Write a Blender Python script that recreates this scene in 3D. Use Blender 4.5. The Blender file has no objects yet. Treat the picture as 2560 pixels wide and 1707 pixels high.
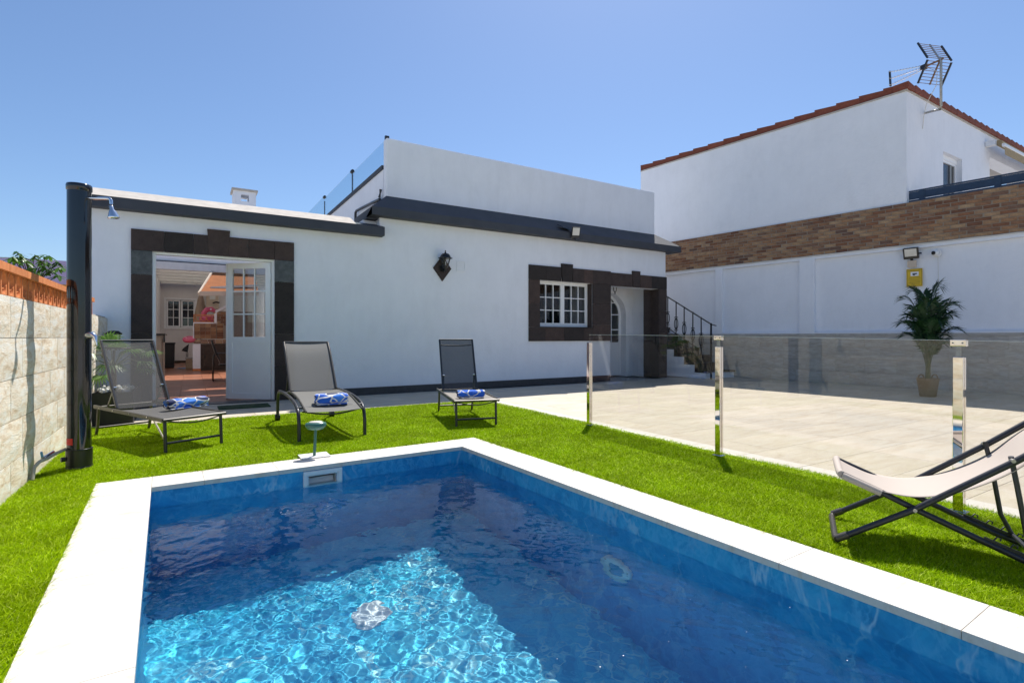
import bpy, math, random
import numpy as np
from mathutils import Vector, Matrix

sc = bpy.context.scene
col = sc.collection
rnd = random.Random(7)

# ------------------------------------------------------------------ camera
CAMH = 1.10
TH = math.atan(804 / 1306.0)
cam = bpy.data.cameras.new('camera')
cam.sensor_width = 36.0
cam.lens = 36.0 * 1306.0 / 2560.0
cam.shift_y = -11.5 / 2560.0
cam.clip_start = 0.05
cam.clip_end = 2000.0
camo = bpy.data.objects.new('camera', cam)
col.objects.link(camo)
camo.location = (0, 0, CAMH)
camo.rotation_euler = (math.radians(90), 0, -TH)
sc.camera = camo

# ------------------------------------------------------------------ sky, sun
SUN = Vector((0.415, 0.40, 1.0)).normalized()
world = bpy.data.worlds.new('World')
sc.world = world
world.use_nodes = True
wn = world.node_tree
sky = wn.nodes.new('ShaderNodeTexSky')
sky.sky_type = 'NISHITA'
sky.sun_disc = False
sky.sun_elevation = math.asin(SUN.z)
sky.sun_rotation = math.atan2(SUN.x, SUN.y)
sky.altitude = 0
sky.air_density = 1.0
sky.dust_density = 0.6
sky.ozone_density = 6.8
wn.links.new(sky.outputs[0], wn.nodes['Background'].inputs[0])
wn.nodes['Background'].inputs[1].default_value = 0.104
sunl = bpy.data.lights.new('sun', 'SUN')
sunl.energy = 4.8
sunl.angle = math.radians(0.5)
sunl.color = (1.0, 0.955, 0.89)
sunl.cycles.is_caustics_light = True
suno = bpy.data.objects.new('sun', sunl)
suno.rotation_euler = SUN.to_track_quat('Z', 'Y').to_euler()
suno.location = (6, 6, 20)
col.objects.link(suno)

sc.view_settings.view_transform = 'Standard'
sc.view_settings.look = 'None'
sc.view_settings.exposure = 0.45
sc.view_settings.gamma = 1.0
sc.view_settings.use_curve_mapping = False
sc.cycles.use_denoising = True
sc.cycles.max_bounces = 12
sc.cycles.transparent_max_bounces = 24
sc.cycles.transmission_bounces = 10
sc.cycles.sample_clamp_indirect = 8.0

# ------------------------------------------------------------------ materials
class NT:
    def __init__(s, name):
        s.m = bpy.data.materials.new(name)
        s.m.use_nodes = True
        s.t = s.m.node_tree
        s.b = s.t.nodes['Principled BSDF']
        s.out = s.t.nodes['Material Output']
    def n(s, typ, **k):
        x = s.t.nodes.new(typ)
        for a, v in k.items():
            setattr(x, a, v)
        return x
    def l(s, a, b):
        s.t.links.new(a, b)
    def coord(s, scale=(1, 1, 1), kind='Object'):
        tc = s.n('ShaderNodeTexCoord')
        mp = s.n('ShaderNodeMapping')
        mp.inputs['Scale'].default_value = scale
        s.l(tc.outputs[kind], mp.inputs['Vector'])
        return mp.outputs['Vector']
    def noise(s, vec, scale, detail=4, rough=.55, dist=0):
        x = s.n('ShaderNodeTexNoise')
        x.inputs['Scale'].default_value = scale
        x.inputs['Detail'].default_value = detail
        x.inputs['Roughness'].default_value = rough
        x.inputs['Distortion'].default_value = dist
        if vec is not None:
            s.l(vec, x.inputs['Vector'])
        return x.outputs['Fac']
    def ramp(s, fac, stops, interp='LINEAR'):
        r = s.n('ShaderNodeValToRGB')
        r.color_ramp.interpolation = interp
        e = r.color_ramp.elements
        while len(e) < len(stops):
            e.new(.5)
        for i, (p, c) in enumerate(stops):
            e[i].position = p
            e[i].color = (c[0], c[1], c[2], 1) if hasattr(c, '__len__') else (c, c, c, 1)
        s.l(fac, r.inputs['Fac'])
        return r.outputs['Color']
    def mix(s, fac, a, b, mode='MIX'):
        x = s.n('ShaderNodeMix', data_type='RGBA', blend_type=mode)
        for sock, v in ((x.inputs[0], fac), (x.inputs[6], a), (x.inputs[7], b)):
            if hasattr(v, 'links'):
                s.l(v, sock)
            elif hasattr(v, '__len__'):
                sock.default_value = (v[0], v[1], v[2], 1)
            else:
                sock.default_value = v
        return x.outputs[2]
    def bump(s, h, strength, dist=.01):
        x = s.n('ShaderNodeBump')
        x.inputs['Strength'].default_value = strength
        x.inputs['Distance'].default_value = dist
        s.l(h, x.inputs['Height'])
        s.l(x.outputs[0], s.b.inputs['Normal'])
    def set(s, **k):
        for a, v in k.items():
            s.b.inputs[a.replace('_', ' ')].default_value = v
        return s
    def rand(s):
        return s.n('ShaderNodeObjectInfo').outputs['Random']

def plain(name, c, rough=.5, metal=0., var=.06, vs=6., bump=0., bs=60., **k):
    t = NT(name)
    t.set(Roughness=rough, Metallic=metal, **k)
    v = t.coord()
    nz = t.noise(v, vs, 5)
    lo = tuple(x * (1 - var) for x in c)
    hi = tuple(min(1, x * (1 + var)) for x in c)
    t.l(t.ramp(nz, [(.3, lo), (.7, hi)]), t.b.inputs['Base Color'])
    if bump:
        t.bump(t.noise(v, bs, 6, .6), bump, .004)
    return t.m

M = {}
def stucco(name, c, dirt=.10):
    t = NT(name); t.set(Roughness=.9)
    v = t.coord(kind='Object')
    n1 = t.noise(v, 1.3, 6, .6)
    n2 = t.noise(t.coord((1, 1, .22)), 5, 6, .65)
    base = t.ramp(n1, [(.35, tuple(x * (1 - dirt * .5) for x in c)), (.65, c)])
    m2 = t.ramp(n2, [(.25, 1 - dirt * .45), (.55, 1.0)])
    m3 = t.ramp(t.noise(t.coord((1, 1, .5)), 2.3, 9, .72, 1.2), [(.30, .965), (.50, 1.), (.72, .985)])
    t.l(t.mix(1.0, t.mix(1.0, base, m2, 'MULTIPLY'), m3, 'MULTIPLY'), t.b.inputs['Base Color'])
    a = t.noise(v, 6, 7, .65)
    b = t.noise(v, 130, 3, .6)
    mx = t.n('ShaderNodeMath', operation='MULTIPLY_ADD')
    t.l(b, mx.inputs[0]); mx.inputs[1].default_value = .12; t.l(a, mx.inputs[2])
    t.bump(mx.outputs[0], .5, .025)
    return t.m
M['white'] = stucco('white_stucco', (.86, .875, .915))
M['white2'] = stucco('white_render_neighbour', (.86, .87, .90), .08)
M['white3'] = stucco('white_painted_wall', (.82, .84, .89), .08)
M['courtwhite'] = stucco('courtyard_plaster', (.82, .78, .75))
M['purple'] = stucco('lilac_render', (.58, .44, .62), .05)
M['ochre'] = stucco('ochre_render', (.62, .33, .08), .05)
M['cornice'] = plain('dark_grey_paint', (.052, .057, .070), .75, var=.12, vs=3, bump=.2, bs=40)
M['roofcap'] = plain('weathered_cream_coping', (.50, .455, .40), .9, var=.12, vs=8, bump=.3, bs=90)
M['slab'] = plain('roof_slab_concrete', (.42, .40, .38), .9)
M['plinth'] = plain('black_basalt_plinth', (.035, .036, .042), .45, var=.25, vs=14)
M['darkmetal'] = plain('charcoal_powder_coat', (.040, .042, .048), .38, .35, var=.1)
M['greymetal'] = plain('bronze_grey_powder_coat', (.085, .078, .068), .35, .45, var=.1)
M['black'] = plain('black_plastic', (.012, .012, .013), .35, var=.1)
M['blackgloss'] = plain('glossy_black_pvc', (.006, .007, .009), .10, var=.2, Coat_Weight=.5)
M['chrome'] = plain('chrome', (.80, .80, .80), .06, 1., var=.02)
M['steel'] = plain('polished_steel', (.74, .70, .66), .035, 1., var=.01)
M['galv'] = plain('galvanised_steel', (.42, .40, .37), .45, .8, var=.2, vs=30)
M['rust'] = plain('rusty_steel', (.26, .16, .10), .7, .4, var=.3, vs=30)
M['whiteplastic'] = plain('white_plastic', (.78, .78, .78), .35, var=.03)
M['pvcwhite'] = plain('white_pvc_frame', (.88, .88, .88), .30, var=.02)
M['beige'] = plain('beige_plastic', (.58, .47, .36), .6, var=.06)
M['brownwood'] = plain('dark_brown_wood', (.045, .028, .018), .5, var=.3, vs=12)
M['iron'] = plain('wrought_iron', (.02, .022, .026), .45, .5, var=.2)
M['greenplastic'] = plain('green_plastic', (.05, .15, .12), .28, var=.1)
M['navy'] = plain('navy_painted_wood', (.016, .040, .085), .5, var=.15, vs=14)
M['pink'] = plain('pink_vinyl', (.70, .12, .20), .2, var=.08)
M['yellow'] = plain('yellow_sign', (.72, .46, .01), .45, var=.03)
M['ink'] = plain('black_print', (.02, .02, .02), .6)
M['paper'] = plain('white_print', (.8, .8, .82), .5)
M['red'] = plain('red_sticker', (.6, .03, .02), .5)
M['blue'] = plain('blue_cloth', (.16, .35, .60), .9)
M['khaki'] = plain('sand_canvas', (.42, .31, .20), .95, var=.1)
M['cream'] = plain('cream_canvas', (.66, .55, .43), .95, var=.08)
M['awningtan'] = plain('sun_bleached_awning', (.36, .27, .15), .9, var=.2, vs=20)
M['rustcloth'] = plain('rust_brown_awning', (.34, .12, .04), .95, var=.1)
def sheetm():
    t = NT('milky_roof_sheet')
    t.t.nodes.remove(t.b)
    a_ = t.n('ShaderNodeBsdfDiffuse'); a_.inputs[0].default_value = (.75, .73, .70, 1)
    b_ = t.n('ShaderNodeBsdfTranslucent'); b_.inputs[0].default_value = (.80, .78, .74, 1)
    mx = t.n('ShaderNodeMixShader'); mx.inputs[0].default_value = .6
    t.l(a_.outputs[0], mx.inputs[1]); t.l(b_.outputs[0], mx.inputs[2]); t.l(mx.outputs[0], t.out.inputs['Surface'])
    return t.m
M['sheet'] = sheetm()
M['slats'] = plain('white_slat_roof', (.72, .70, .66), .5)
M['pebble'] = plain('white_pebble', (.74, .73, .70), .6, var=.05, bump=.2)
M['soil'] = plain('brown_bark', (.10, .06, .035), .95, var=.3, vs=30, bump=.5)
M['cable'] = plain('white_cable', (.62, .60, .55), .5)
M['hose'] = plain('grey_hose', (.40, .36, .30), .5)
M['planter'] = plain('black_planter', (.011, .011, .012), .55, var=.15)
M['mat'] = plain('green_black_doormat', (.03, .06, .02), 1., var=.6, vs=25)
M['screenwhite'] = plain('led_diffuser', (.70, .66, .58), .25)
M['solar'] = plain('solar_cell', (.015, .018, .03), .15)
M['mortar'] = plain('grey_mortar', (.30, .25, .20), .95, bump=.3)
M['tilemortar'] = plain('tile_joint', (.50, .45, .38), .95)

def glass_mat(name, tint, rough=0.0):
    """clear pane: tinted see-through plus Fresnel mirror reflection"""
    t = NT(name)
    t.t.nodes.remove(t.b)
    tr = t.n('ShaderNodeBsdfTransparent'); tr.inputs[0].default_value = (*tint, 1)
    gl = t.n('ShaderNodeBsdfGlossy'); gl.inputs['Roughness'].default_value = rough
    fr = t.n('ShaderNodeFresnel'); gm = t.n('ShaderNodeNewGeometry'); io = t.n('ShaderNodeMath', operation='MULTIPLY_ADD')
    t.l(gm.outputs['Backfacing'], io.inputs[0]); io.inputs[1].default_value = 1 / 1.52 - 1.52; io.inputs[2].default_value = 1.52; t.l(io.outputs[0], fr.inputs[0])
    mx = t.n('ShaderNodeMixShader')
    t.l(fr.outputs[0], mx.inputs[0]); t.l(tr.outputs[0], mx.inputs[1]); t.l(gl.outputs[0], mx.inputs[2])
    t.l(mx.outputs[0], t.out.inputs['Surface'])
    return t.m
M['glass'] = glass_mat('smoked_fence_glass', (.90, .895, .88))
M['glassblue'] = glass_mat('pale_blue_balustrade_glass', (.90, .97, .99))
M['winglass'] = glass_mat('window_glass', (.80, .82, .82))

# brown volcanic stone
def stone():
    t = NT('brown_volcanic_stone'); t.set(Roughness=.85)
    v = t.coord()
    r = t.rand()
    base = t.ramp(r, [(0, (.030, .023, .020)), (.25, (.042, .031, .027)), (.5, (.052, .037, .032)), (.75, (.062, .041, .034)), (1, (.078, .050, .040))])
    sp = t.ramp(t.noise(v, 45, 6, .75), [(.32, .25), (.43, 1.0), (.66, 1.0), (.76, 2.6)])
    big = t.ramp(t.noise(v, 7, 6, .7), [(.3, .75), (.7, 1.25)])
    t.l(t.mix(1., t.mix(1., base, sp, 'MULTIPLY'), big, 'MULTIPLY'), t.b.inputs['Base Color'])
    vo = t.n('ShaderNodeTexVoronoi'); vo.inputs['Scale'].default_value = 60; t.l(v, vo.inputs['Vector'])
    t.bump(t.ramp(vo.outputs['Distance'], [(0.05, 0), (.25, 1)]), .5, .006)
    return t.m
M['stone'] = stone()
def stoneg():
    t = NT('greyed_volcanic_stone'); t.set(Roughness=.85)
    v = t.coord()
    t.l(t.ramp(t.noise(v, 9, 6, .7), [(.3, (.055, .062, .064)), (.7, (.135, .145, .145))]), t.b.inputs['Base Color'])
    t.bump(t.noise(v, 60, 5, .7), .4, .005)
    return t.m
M['stonegrey'] = stoneg()

# rough travertine cladding tile
def cladding(name, cols, gain=1.):
    t = NT(name); t.set(Roughness=.8)
    v = t.coord()
    r = t.rand()
    ad = t.n('ShaderNodeVectorMath', operation='ADD'); t.l(v, ad.inputs[0])
    cb = t.n('ShaderNodeCombineXYZ'); ml = t.n('ShaderNodeMath', operation='MULTIPLY'); t.l(r, ml.inputs[0]); ml.inputs[1].default_value = 37.
    for i in range(3):
        t.l(ml.outputs[0], cb.inputs[i])
    t.l(cb.outputs[0], ad.inputs[1])
    vv = ad.outputs[0]
    c = t.ramp(t.noise(vv, 5, 8, .68, .6), [(.33, cols[0]), (.47, cols[1]), (.57, cols[2]), (.68, cols[3])])
    pit = t.ramp(t.noise(vv, 38, 6, .8, 1.5), [(.33, .72), (.42, 1.), (1., 1.)])
    sh = t.ramp(r, [(0, .9), (1, 1.06)])
    t.l(t.mix(1., t.mix(1., c, pit, 'MULTIPLY'), sh, 'MULTIPLY'), t.b.inputs['Base Color'])
    a = t.noise(vv, 14, 9, .75, 1.2)
    t.bump(a, .65 * gain, .018)
    return t.m
M['clad'] = cladding('rough_travertine_cladding', [(.66, .49, .32), (.86, .74, .57), (.90, .84, .73), (.92, .89, .83)])
M['cladgrey'] = cladding('grey_stone_cladding', [(.40, .37, .33), (.47, .44, .40), (.53, .50, .46), (.57, .54, .51)], .7)

def coping():
    t = NT('cream_limestone_slab'); t.set(Roughness=.55)
    v = t.coord((1, 1, 1), 'Object')
    c = t.ramp(t.noise(t.coord((1.2, 3.5, 1)), 2.5, 8, .65, 1.), [(.32, (.58, .50, .41)), (.45, (.655, .615, .545)), (.7, (.68, .65, .60))])
    g = t.ramp(t.noise(v, 60, 4), [(.3, .93), (.6, 1)])
    t.l(t.mix(1., c, g, 'MULTIPLY'), t.b.inputs['Base Color'])
    t.bump(t.noise(v, 40, 6, .7), .12, .004)
    return t.m
M['coping'] = coping()
def patio():
    t = NT('cream_patio_tile'); t.set(Roughness=.62)
    r = t.rand()
    tc = t.n('ShaderNodeTexCoord'); mp = t.n('ShaderNodeMapping'); mp.inputs['Scale'].default_value = (.9, 5, 1)
    cb = t.n('ShaderNodeCombineXYZ'); ml = t.n('ShaderNodeMath', operation='MULTIPLY'); t.l(r, ml.inputs[0]); ml.inputs[1].default_value = 23.
    t.l(ml.outputs[0], cb.inputs[0]); t.l(ml.outputs[0], cb.inputs[1]); t.l(cb.outputs[0], mp.inputs['Location'])
    t.l(tc.outputs['Object'], mp.inputs['Vector'])
    v = mp.outputs[0]
    c = t.ramp(t.noise(v, 2.2, 9, .65, .8), [(.30, (.46, .385, .28)), (.46, (.54, .47, .362)), (.60, (.575, .515, .415)), (.74, (.50, .43, .325))])
    sh = t.ramp(r, [(0, .94), (1, 1.03)])
    big = t.ramp(t.noise(t.coord(kind='Generated'), 1.5, 5), [(.3, .93), (.7, 1.05)])
    t.l(t.mix(1., t.mix(1., c, sh, 'MULTIPLY'), big, 'MULTIPLY'), t.b.inputs['Base Color'])
    t.bump(t.noise(v, 18, 7, .7), .12, .004)
    return t.m
M['patio'] = patio()
def terracotta_floor():
    t = NT('terracotta_floor_tile'); t.set(Roughness=.38)
    c = t.ramp(t.noise(t.coord((1, 3, 1)), 6, 8, .7, .8), [(.3, (.20, .065, .030)), (.7, (.36, .14, .07))])
    sh = t.ramp(t.rand(), [(0, .8), (1, 1.15)])
    t.l(t.mix(1., c, sh, 'MULTIPLY'), t.b.inputs['Base Color'])
    return t.m
M['terra'] = terracotta_floor()
def clay(name, a, b):
    t = NT(name); t.set(Roughness=.8)
    v = t.coord()
    c = t.ramp(t.noise(v, 14, 7, .7), [(.3, a), (.7, b)])
    sh = t.ramp(t.rand(), [(0, .85), (1, 1.12)])
    t.l(t.mix(1., c, sh, 'MULTIPLY'), t.b.inputs['Base Color'])
    t.bump(t.noise(v, 70, 5, .7), .35, .004)
    return t.m
M['clay'] = clay('orange_clay', (.60, .17, .045), (.78, .29, .10))
M['rooftile'] = clay('brown_red_roof_tile', (.17, .042, .022), (.27, .075, .038))
def brick():
    t = NT('weathered_brick'); t.set(Roughness=.9)
    v = t.coord()
    r = t.rand()
    base = t.ramp(r, [(0, (.15, .068, .04)), (.15, (.25, .11, .055)), (.3, (.37, .23, .125)), (.45, (.20, .10, .06)), (.6, (.34, .18, .09)), (.75, (.41, .27, .155)), (.88, (.27, .15, .09)), (1, (.15, .085, .06))])
    g = t.ramp(t.noise(v, 12, 8, .75), [(.3, .6), (.6, 1.1), (.8, 1.3)])
    t.l(t.mix(1., base, g, 'MULTIPLY'), t.b.inputs['Base Color'])
    t.bump(t.noise(v, 55, 6, .7), .6, .006)
    return t.m
M['brick'] = brick()

# blue marble-look pool tile
def pooltile(name='blue_marbled_pool_tile', k=(1., 1., 1.)):
    t = NT(name); t.set(Roughness=.35)
    v = t.coord()
    n1 = t.noise(v, 2.2, 9, .68, 1.6)
    c = t.ramp(n1, [(.28, (.010, .19, .42)), (.45, (.018, .28, .58)), (.58, (.035, .38, .68)), (.75, (.014, .23, .50))])
    d1 = t.noise(t.coord((1, 1, .45)), 2.0, 5, .6, .3)
    vein = t.ramp(d1, [(.478, 0), (.4985, 1), (.519, 0)])
    gate = t.ramp(t.noise(v, 1.6, 3), [(.42, 0), (.58, .85)])
    d2 = t.noise(t.coord((1.3, 1.3, .8)), 4.5, 6, .65, 1.0)
    vein2 = t.ramp(d2, [(.455, 0), (.50, .6), (.545, 0)])
    cl = t.ramp(t.noise(t.coord((1.5, 1.5, .5)), 4, 8, .75, 2.), [(.50, 0), (.72, .5)])
    c = t.mix(cl, c, (.16, .50, .78))
    c = t.mix(t.mix(1., vein, gate, 'MULTIPLY'), c, (.38, .62, .78))
    c = t.mix(vein2, c, (.10, .46, .74))
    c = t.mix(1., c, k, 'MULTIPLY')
    t.l(c, t.b.inputs['Base Color'])
    t.bump(t.noise(v, 8, 6, .7), .1, .01)
    return t.m
M['pool'] = pooltile(k=(.9, .92, .94))
M['poolfloor'] = pooltile('brightened_pool_floor_tile', (2.0, 1.80, 1.32))  # same tile as the walls, colour lifted to stand in for missing underwater light

def waterm():
    t = NT('pool_water'); t.set(Roughness=0., IOR=1.333, Transmission_Weight=1.)
    t.b.inputs['Base Color'].default_value = (.80, .975, 1., 1)
    t.b.inputs['Specular IOR Level'].default_value = .30
    t.b.inputs['Specular Tint'].default_value = (.35, .70, 1., 1)
    return t.m
M['water'] = waterm()

# grass
def grassm():
    t = NT('artificial_grass_blade')
    r = t.n('ShaderNodeTexCoord')
    g = t.n('ShaderNodeNewGeometry')
    isl = g.outputs['Random Per Island']
    c = t.ramp(isl, [(0, (.10, .18, .0)), (.30, (.28, .43, .0)), (.70, (.42, .60, .0)), (.90, (.52, .70, .01)), (1, (.70, .76, .16))])
    big = t.ramp(t.noise(t.coord(), 2.4, 5, .6), [(.3, .80), (.7, 1.15)])
    c = t.mix(1., c, big, 'MULTIPLY')
    t.l(c, t.b.inputs['Base Color']); t.set(Roughness=.55)
    t.b.inputs['Specular IOR Level'].default_value = .06
    tr = t.n('ShaderNodeBsdfTranslucent'); t.l(c, tr.inputs[0])
    mx = t.n('ShaderNodeMixShader'); mx.inputs[0].default_value = .24
    t.l(t.b.outputs[0], mx.inputs[1]); t.l(tr.outputs[0], mx.inputs[2]); t.l(mx.outputs[0], t.out.inputs['Surface'])
    return t.m
M['grass'] = grassm()
M['turf'] = plain('turf_backing', (.12, .20, .006), 1., var=.3, vs=40)
def leafm(name, a, b, trans=.35, rough=.4):
    t = NT(name)
    g = t.n('ShaderNodeNewGeometry')
    c = t.ramp(g.outputs['Random Per Island'], [(0, a), (1, b)])
    t.l(c, t.b.inputs['Base Color']); t.set(Roughness=rough)
    tr = t.n('ShaderNodeBsdfTranslucent'); t.l(c, tr.inputs[0])
    mx = t.n('ShaderNodeMixShader'); mx.inputs[0].default_value = trans
    t.l(t.b.outputs[0], mx.inputs[1]); t.l(tr.outputs[0], mx.inputs[2]); t.l(mx.outputs[0], t.out.inputs['Surface'])
    return t.m
M['palm'] = leafm('dark_palm_leaf', (.010, .040, .014), (.024, .085, .022), .15, .5)
M['fan'] = leafm('fan_palm_leaf', (.07, .17, .03), (.18, .33, .07), .4)
M['fruit'] = leafm('fruit_tree_leaf', (.045, .12, .012), (.11, .23, .02), .35, .3)
M['stem'] = plain('palm_stem', (.09, .11, .05), .7, var=.2)

# sling mesh fabric: real holes by a fine grid in alpha
def sling(name, c, hole):
    t = NT(name); t.set(Roughness=.7)
    t.b.inputs['Base Color'].default_value = (*c, 1)
    v = t.coord()
    w = t.noise(v, 420, 2)
    tr = t.n('ShaderNodeBsdfTransparent')
    mx = t.n('ShaderNodeMixShader')
    f = t.ramp(w, [(.0, hole), (1., hole)])
    t.l(f, mx.inputs[0]); t.l(t.b.outputs[0], mx.inputs[1]); t.l(tr.outputs[0], mx.inputs[2]); t.l(mx.outputs[0], t.out.inputs['Surface'])
    return t.m
M['sling1'] = sling('grey_mesh_sling', (.085, .082, .078), .34)
M['sling1s'] = sling('dense_grey_mesh_sling', (.080, .077, .072), .12)
M['sling2'] = sling('warm_grey_mesh_sling', (.125, .122, .110), .07)
M['sling3'] = sling('pale_grey_mesh_sling', (.24, .22, .19), .06)
M['slingback3'] = sling('charcoal_mesh_sling', (.05, .052, .058), .20)
M['deckcloth'] = sling('sand_textile_sling', (.50, .43, .37), .06)

def towelm(name, seed):
    t = NT(name); t.set(Roughness=1.)
    t.b.inputs['Sheen Weight'].default_value = .3
    mp = t.n('ShaderNodeMapping'); tc = t.n('ShaderNodeTexCoord'); t.l(tc.outputs['Object'], mp.inputs['Vector'])
    mp.inputs['Location'].default_value = (seed * 3.1, seed * 1.7, seed)
    mp.inputs['Scale'].default_value = (.9, 1.25, 1.25)
    wv = t.n('ShaderNodeTexNoise'); wv.inputs['Scale'].default_value = 6; t.l(mp.outputs[0], wv.inputs['Vector'])
    ad = t.n('ShaderNodeVectorMath', operation='MULTIPLY_ADD'); t.l(wv.outputs['Color'], ad.inputs[0]); ad.inputs[1].default_value = (.09, .09, .09); t.l(mp.outputs[0], ad.inputs[2])
    vo = t.n('ShaderNodeTexVoronoi', feature='DISTANCE_TO_EDGE'); vo.inputs['Scale'].default_value = 9.5; t.l(ad.outputs[0], vo.inputs['Vector'])
    vc = t.n('ShaderNodeTexVoronoi'); vc.inputs['Scale'].default_value = 9.5; t.l(ad.outputs[0], vc.inputs['Vector'])
    sp = t.n('ShaderNodeSeparateColor'); t.l(vc.outputs['Color'], sp.inputs[0])
    blob = t.ramp(sp.outputs[0], [(0, (.006, .018, .09)), (.35, (.01, .05, .28)), (.36, (.02, .13, .62)), (.8, (.06, .24, .78))], 'CONSTANT')
    edge = t.ramp(vo.outputs['Distance'], [(.050, 0), (.068, 1)])
    t.l(t.mix(edge, (.76, .74, .70), blob), t.b.inputs['Base Color'])
    t.bump(t.noise(None, 300, 3), .5, .003)
    return t.m
def wicker():
    t = NT('woven_basket'); t.set(Roughness=.85)
    v = t.coord()
    w = t.n('ShaderNodeTexWave', wave_type='BANDS', bands_direction='Z'); w.inputs['Scale'].default_value = 22; w.inputs['Distortion'].default_value = 3; w.inputs['Detail Scale'].default_value = 6
    t.l(v, w.inputs['Vector'])
    t.l(t.ramp(w.outputs['Fac'], [(0, (.16, .10, .055)), (1, (.42, .29, .16))]), t.b.inputs['Base Color'])
    t.bump(w.outputs['Fac'], .8, .01)
    return t.m
M['wicker'] = wicker()

# ------------------------------------------------------------------ mesh builder
class MB:
    def __init__(s):
        s.v = []; s.f = []; s.sm = []
    def add(s, vs, fs, smooth=False):
        o = len(s.v)
        s.v += [tuple(p) for p in vs]
        s.f += [tuple(i + o for i in f) for f in fs]
        s.sm += [smooth] * len(fs)
        return s
    def box(s, x0, x1, y0, y1, z0, z1, fr=None):
        p = [(x, y, z) for z in (z0, z1) for y in (y0, y1) for x in (x0, x1)]
        if fr: p = [fr(*q) for q in p]
        return s.add(p, [(0, 2, 3, 1), (4, 5, 7, 6), (0, 1, 5, 4), (2, 6, 7, 3), (0, 4, 6, 2), (1, 3, 7, 5)])
    def hexa(s, p):
        return s.add(p, [(0, 2, 3, 1), (4, 5, 7, 6), (0, 1, 5, 4), (2, 6, 7, 3), (0, 4, 6, 2), (1, 3, 7, 5)])
    def prism(s, poly, axis_pts):
        """poly: list of 3d points; axis_pts: offset vector"""
        n = len(poly); o = Vector(axis_pts)
        vs = [Vector(p) for p in poly] + [Vector(p) + o for p in poly]
        fs = [tuple(range(n))[::-1], tuple(range(n, 2 * n))] + [(i, (i + 1) % n, n + (i + 1) % n, n + i) for i in range(n)]
        return s.add(vs, fs)
    def tube(s, pts, r, n=10, closed=False, rs=None):
        pts = [Vector(p) for p in pts]
        m = len(pts); rings = []
        up = None
        for i, p in enumerate(pts):
            if closed:
                d = (pts[(i + 1) % m] - pts[i - 1])
            else:
                d = pts[min(i + 1, m - 1)] - pts[max(i - 1, 0)]
            d.normalize()
            if up is None:
                up = Vector((0, 0, 1)) if abs(d.z) < .9 else Vector((1, 0, 0))
            a = d.cross(up).normalized(); b = a.cross(d).normalized(); up = b
            rr = rs[i] if rs else r
            rings.append([p + (a * math.cos(t) + b * math.sin(t)) * rr for t in [2 * math.pi * k / n for k in range(n)]])
        vs = [q for g in rings for q in g]; fs = []
        for i in range(m if closed else m - 1):
            j = (i + 1) % m
            for k in range(n):
                fs.append((i * n + k, i * n + (k + 1) % n, j * n + (k + 1) % n, j * n + k))
        s.add(vs, fs, True)
        if not closed:
            s.add(rings[0], [tuple(range(n))[::-1]]); s.add(rings[-1], [tuple(range(n))])
        return s
    def bar(s, a, b, w, h=None):
        """rectangular bar between two points, w horizontal width, h height"""
        h = h or w
        a = Vector(a); b = Vector(b); d = (b - a).normalized()
        up = Vector((0, 0, 1)) if abs(d.z) < .95 else Vector((1, 0, 0))
        x = d.cross(up).normalized() * w / 2; y = x.normalized().cross(d).normalized() * h / 2
        p = [a - x - y, a + x - y, a - x + y, a + x + y, b - x - y, b + x - y, b - x + y, b + x + y]
        return s.hexa(p)
    def lathe(s, prof, c=(0, 0, 0), n=20, sy=1., smooth=True):
        vs = []; fs = []
        for r, z in prof:
            for k in range(n):
                t = 2 * math.pi * k / n
                vs.append((c[0] + r * math.cos(t), c[1] + r * sy * math.sin(t), c[2] + z))
        for i in range(len(prof) - 1):
            for k in range(n):
                fs.append((i * n + k, i * n + (k + 1) % n, (i + 1) * n + (k + 1) % n, (i + 1) * n + k))
        s.add(vs, fs, smooth)
        m = len(prof)
        s.add(vs[:n], [tuple(range(n))[::-1]]); s.add(vs[(m - 1) * n:], [tuple(range(n))])
        return s
    def sheet(s, grid, th=0., smooth=True):
        """grid[i][j] points"""
        a = len(grid); b = len(grid[0])
        vs = [p for r in grid for p in r]
        fs = [(i * b + j, i * b + j + 1, (i + 1) * b + j + 1, (i + 1) * b + j) for i in range(a - 1) for j in range(b - 1)]
        return s.add(vs, fs, smooth)
    def mesh(s, name, mat):
        me = bpy.data.meshes.new(name)
        me.from_pydata([tuple(p) for p in s.v], [], s.f)
        me.polygons.foreach_set('use_smooth', s.sm)
        if mat: me.materials.append(mat)
        me.update()
        return me
    def build(s, name, mat, parent=None, bevel=0., label=None, loc=None):
        o = bpy.data.objects.new(name, s.mesh(name, mat))
        col.objects.link(o)
        if parent is not None: o.parent = parent
        if loc is not None: o.location = loc
        if bevel:
            b = o.modifiers.new('bevel', 'BEVEL'); b.width = bevel; b.segments = 2; b.limit_method = 'ANGLE'
        if label: o['label'] = label
        return o

def thing(name, label, cat, loc=(0, 0, 0), rz=0., group=None):
    o = bpy.data.objects.new(name, None)
    o.empty_display_size = .1
    col.objects.link(o); o.location = loc; o.rotation_euler = (0, 0, rz)
    o['label'] = label; o['category'] = cat
    if group: o['group'] = group
    return o
def tag(o, label=None, cat=None, group=None, kind=None):
    if label: o['label'] = label
    if cat: o['category'] = cat
    if group: o['group'] = group
    if kind: o['kind'] = kind
    return o
def inst(me, name, parent, loc, rot=(0, 0, 0), scale=(1, 1, 1)):
    o = bpy.data.objects.new(name, me); col.objects.link(o)
    o.parent = parent; o.location = loc; o.rotation_euler = rot; o.scale = scale
    return o
def sub(o, lvl=1):
    m = o.modifiers.new('smooth', 'SUBSURF'); m.levels = lvl; m.render_levels = lvl
    return o

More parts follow.
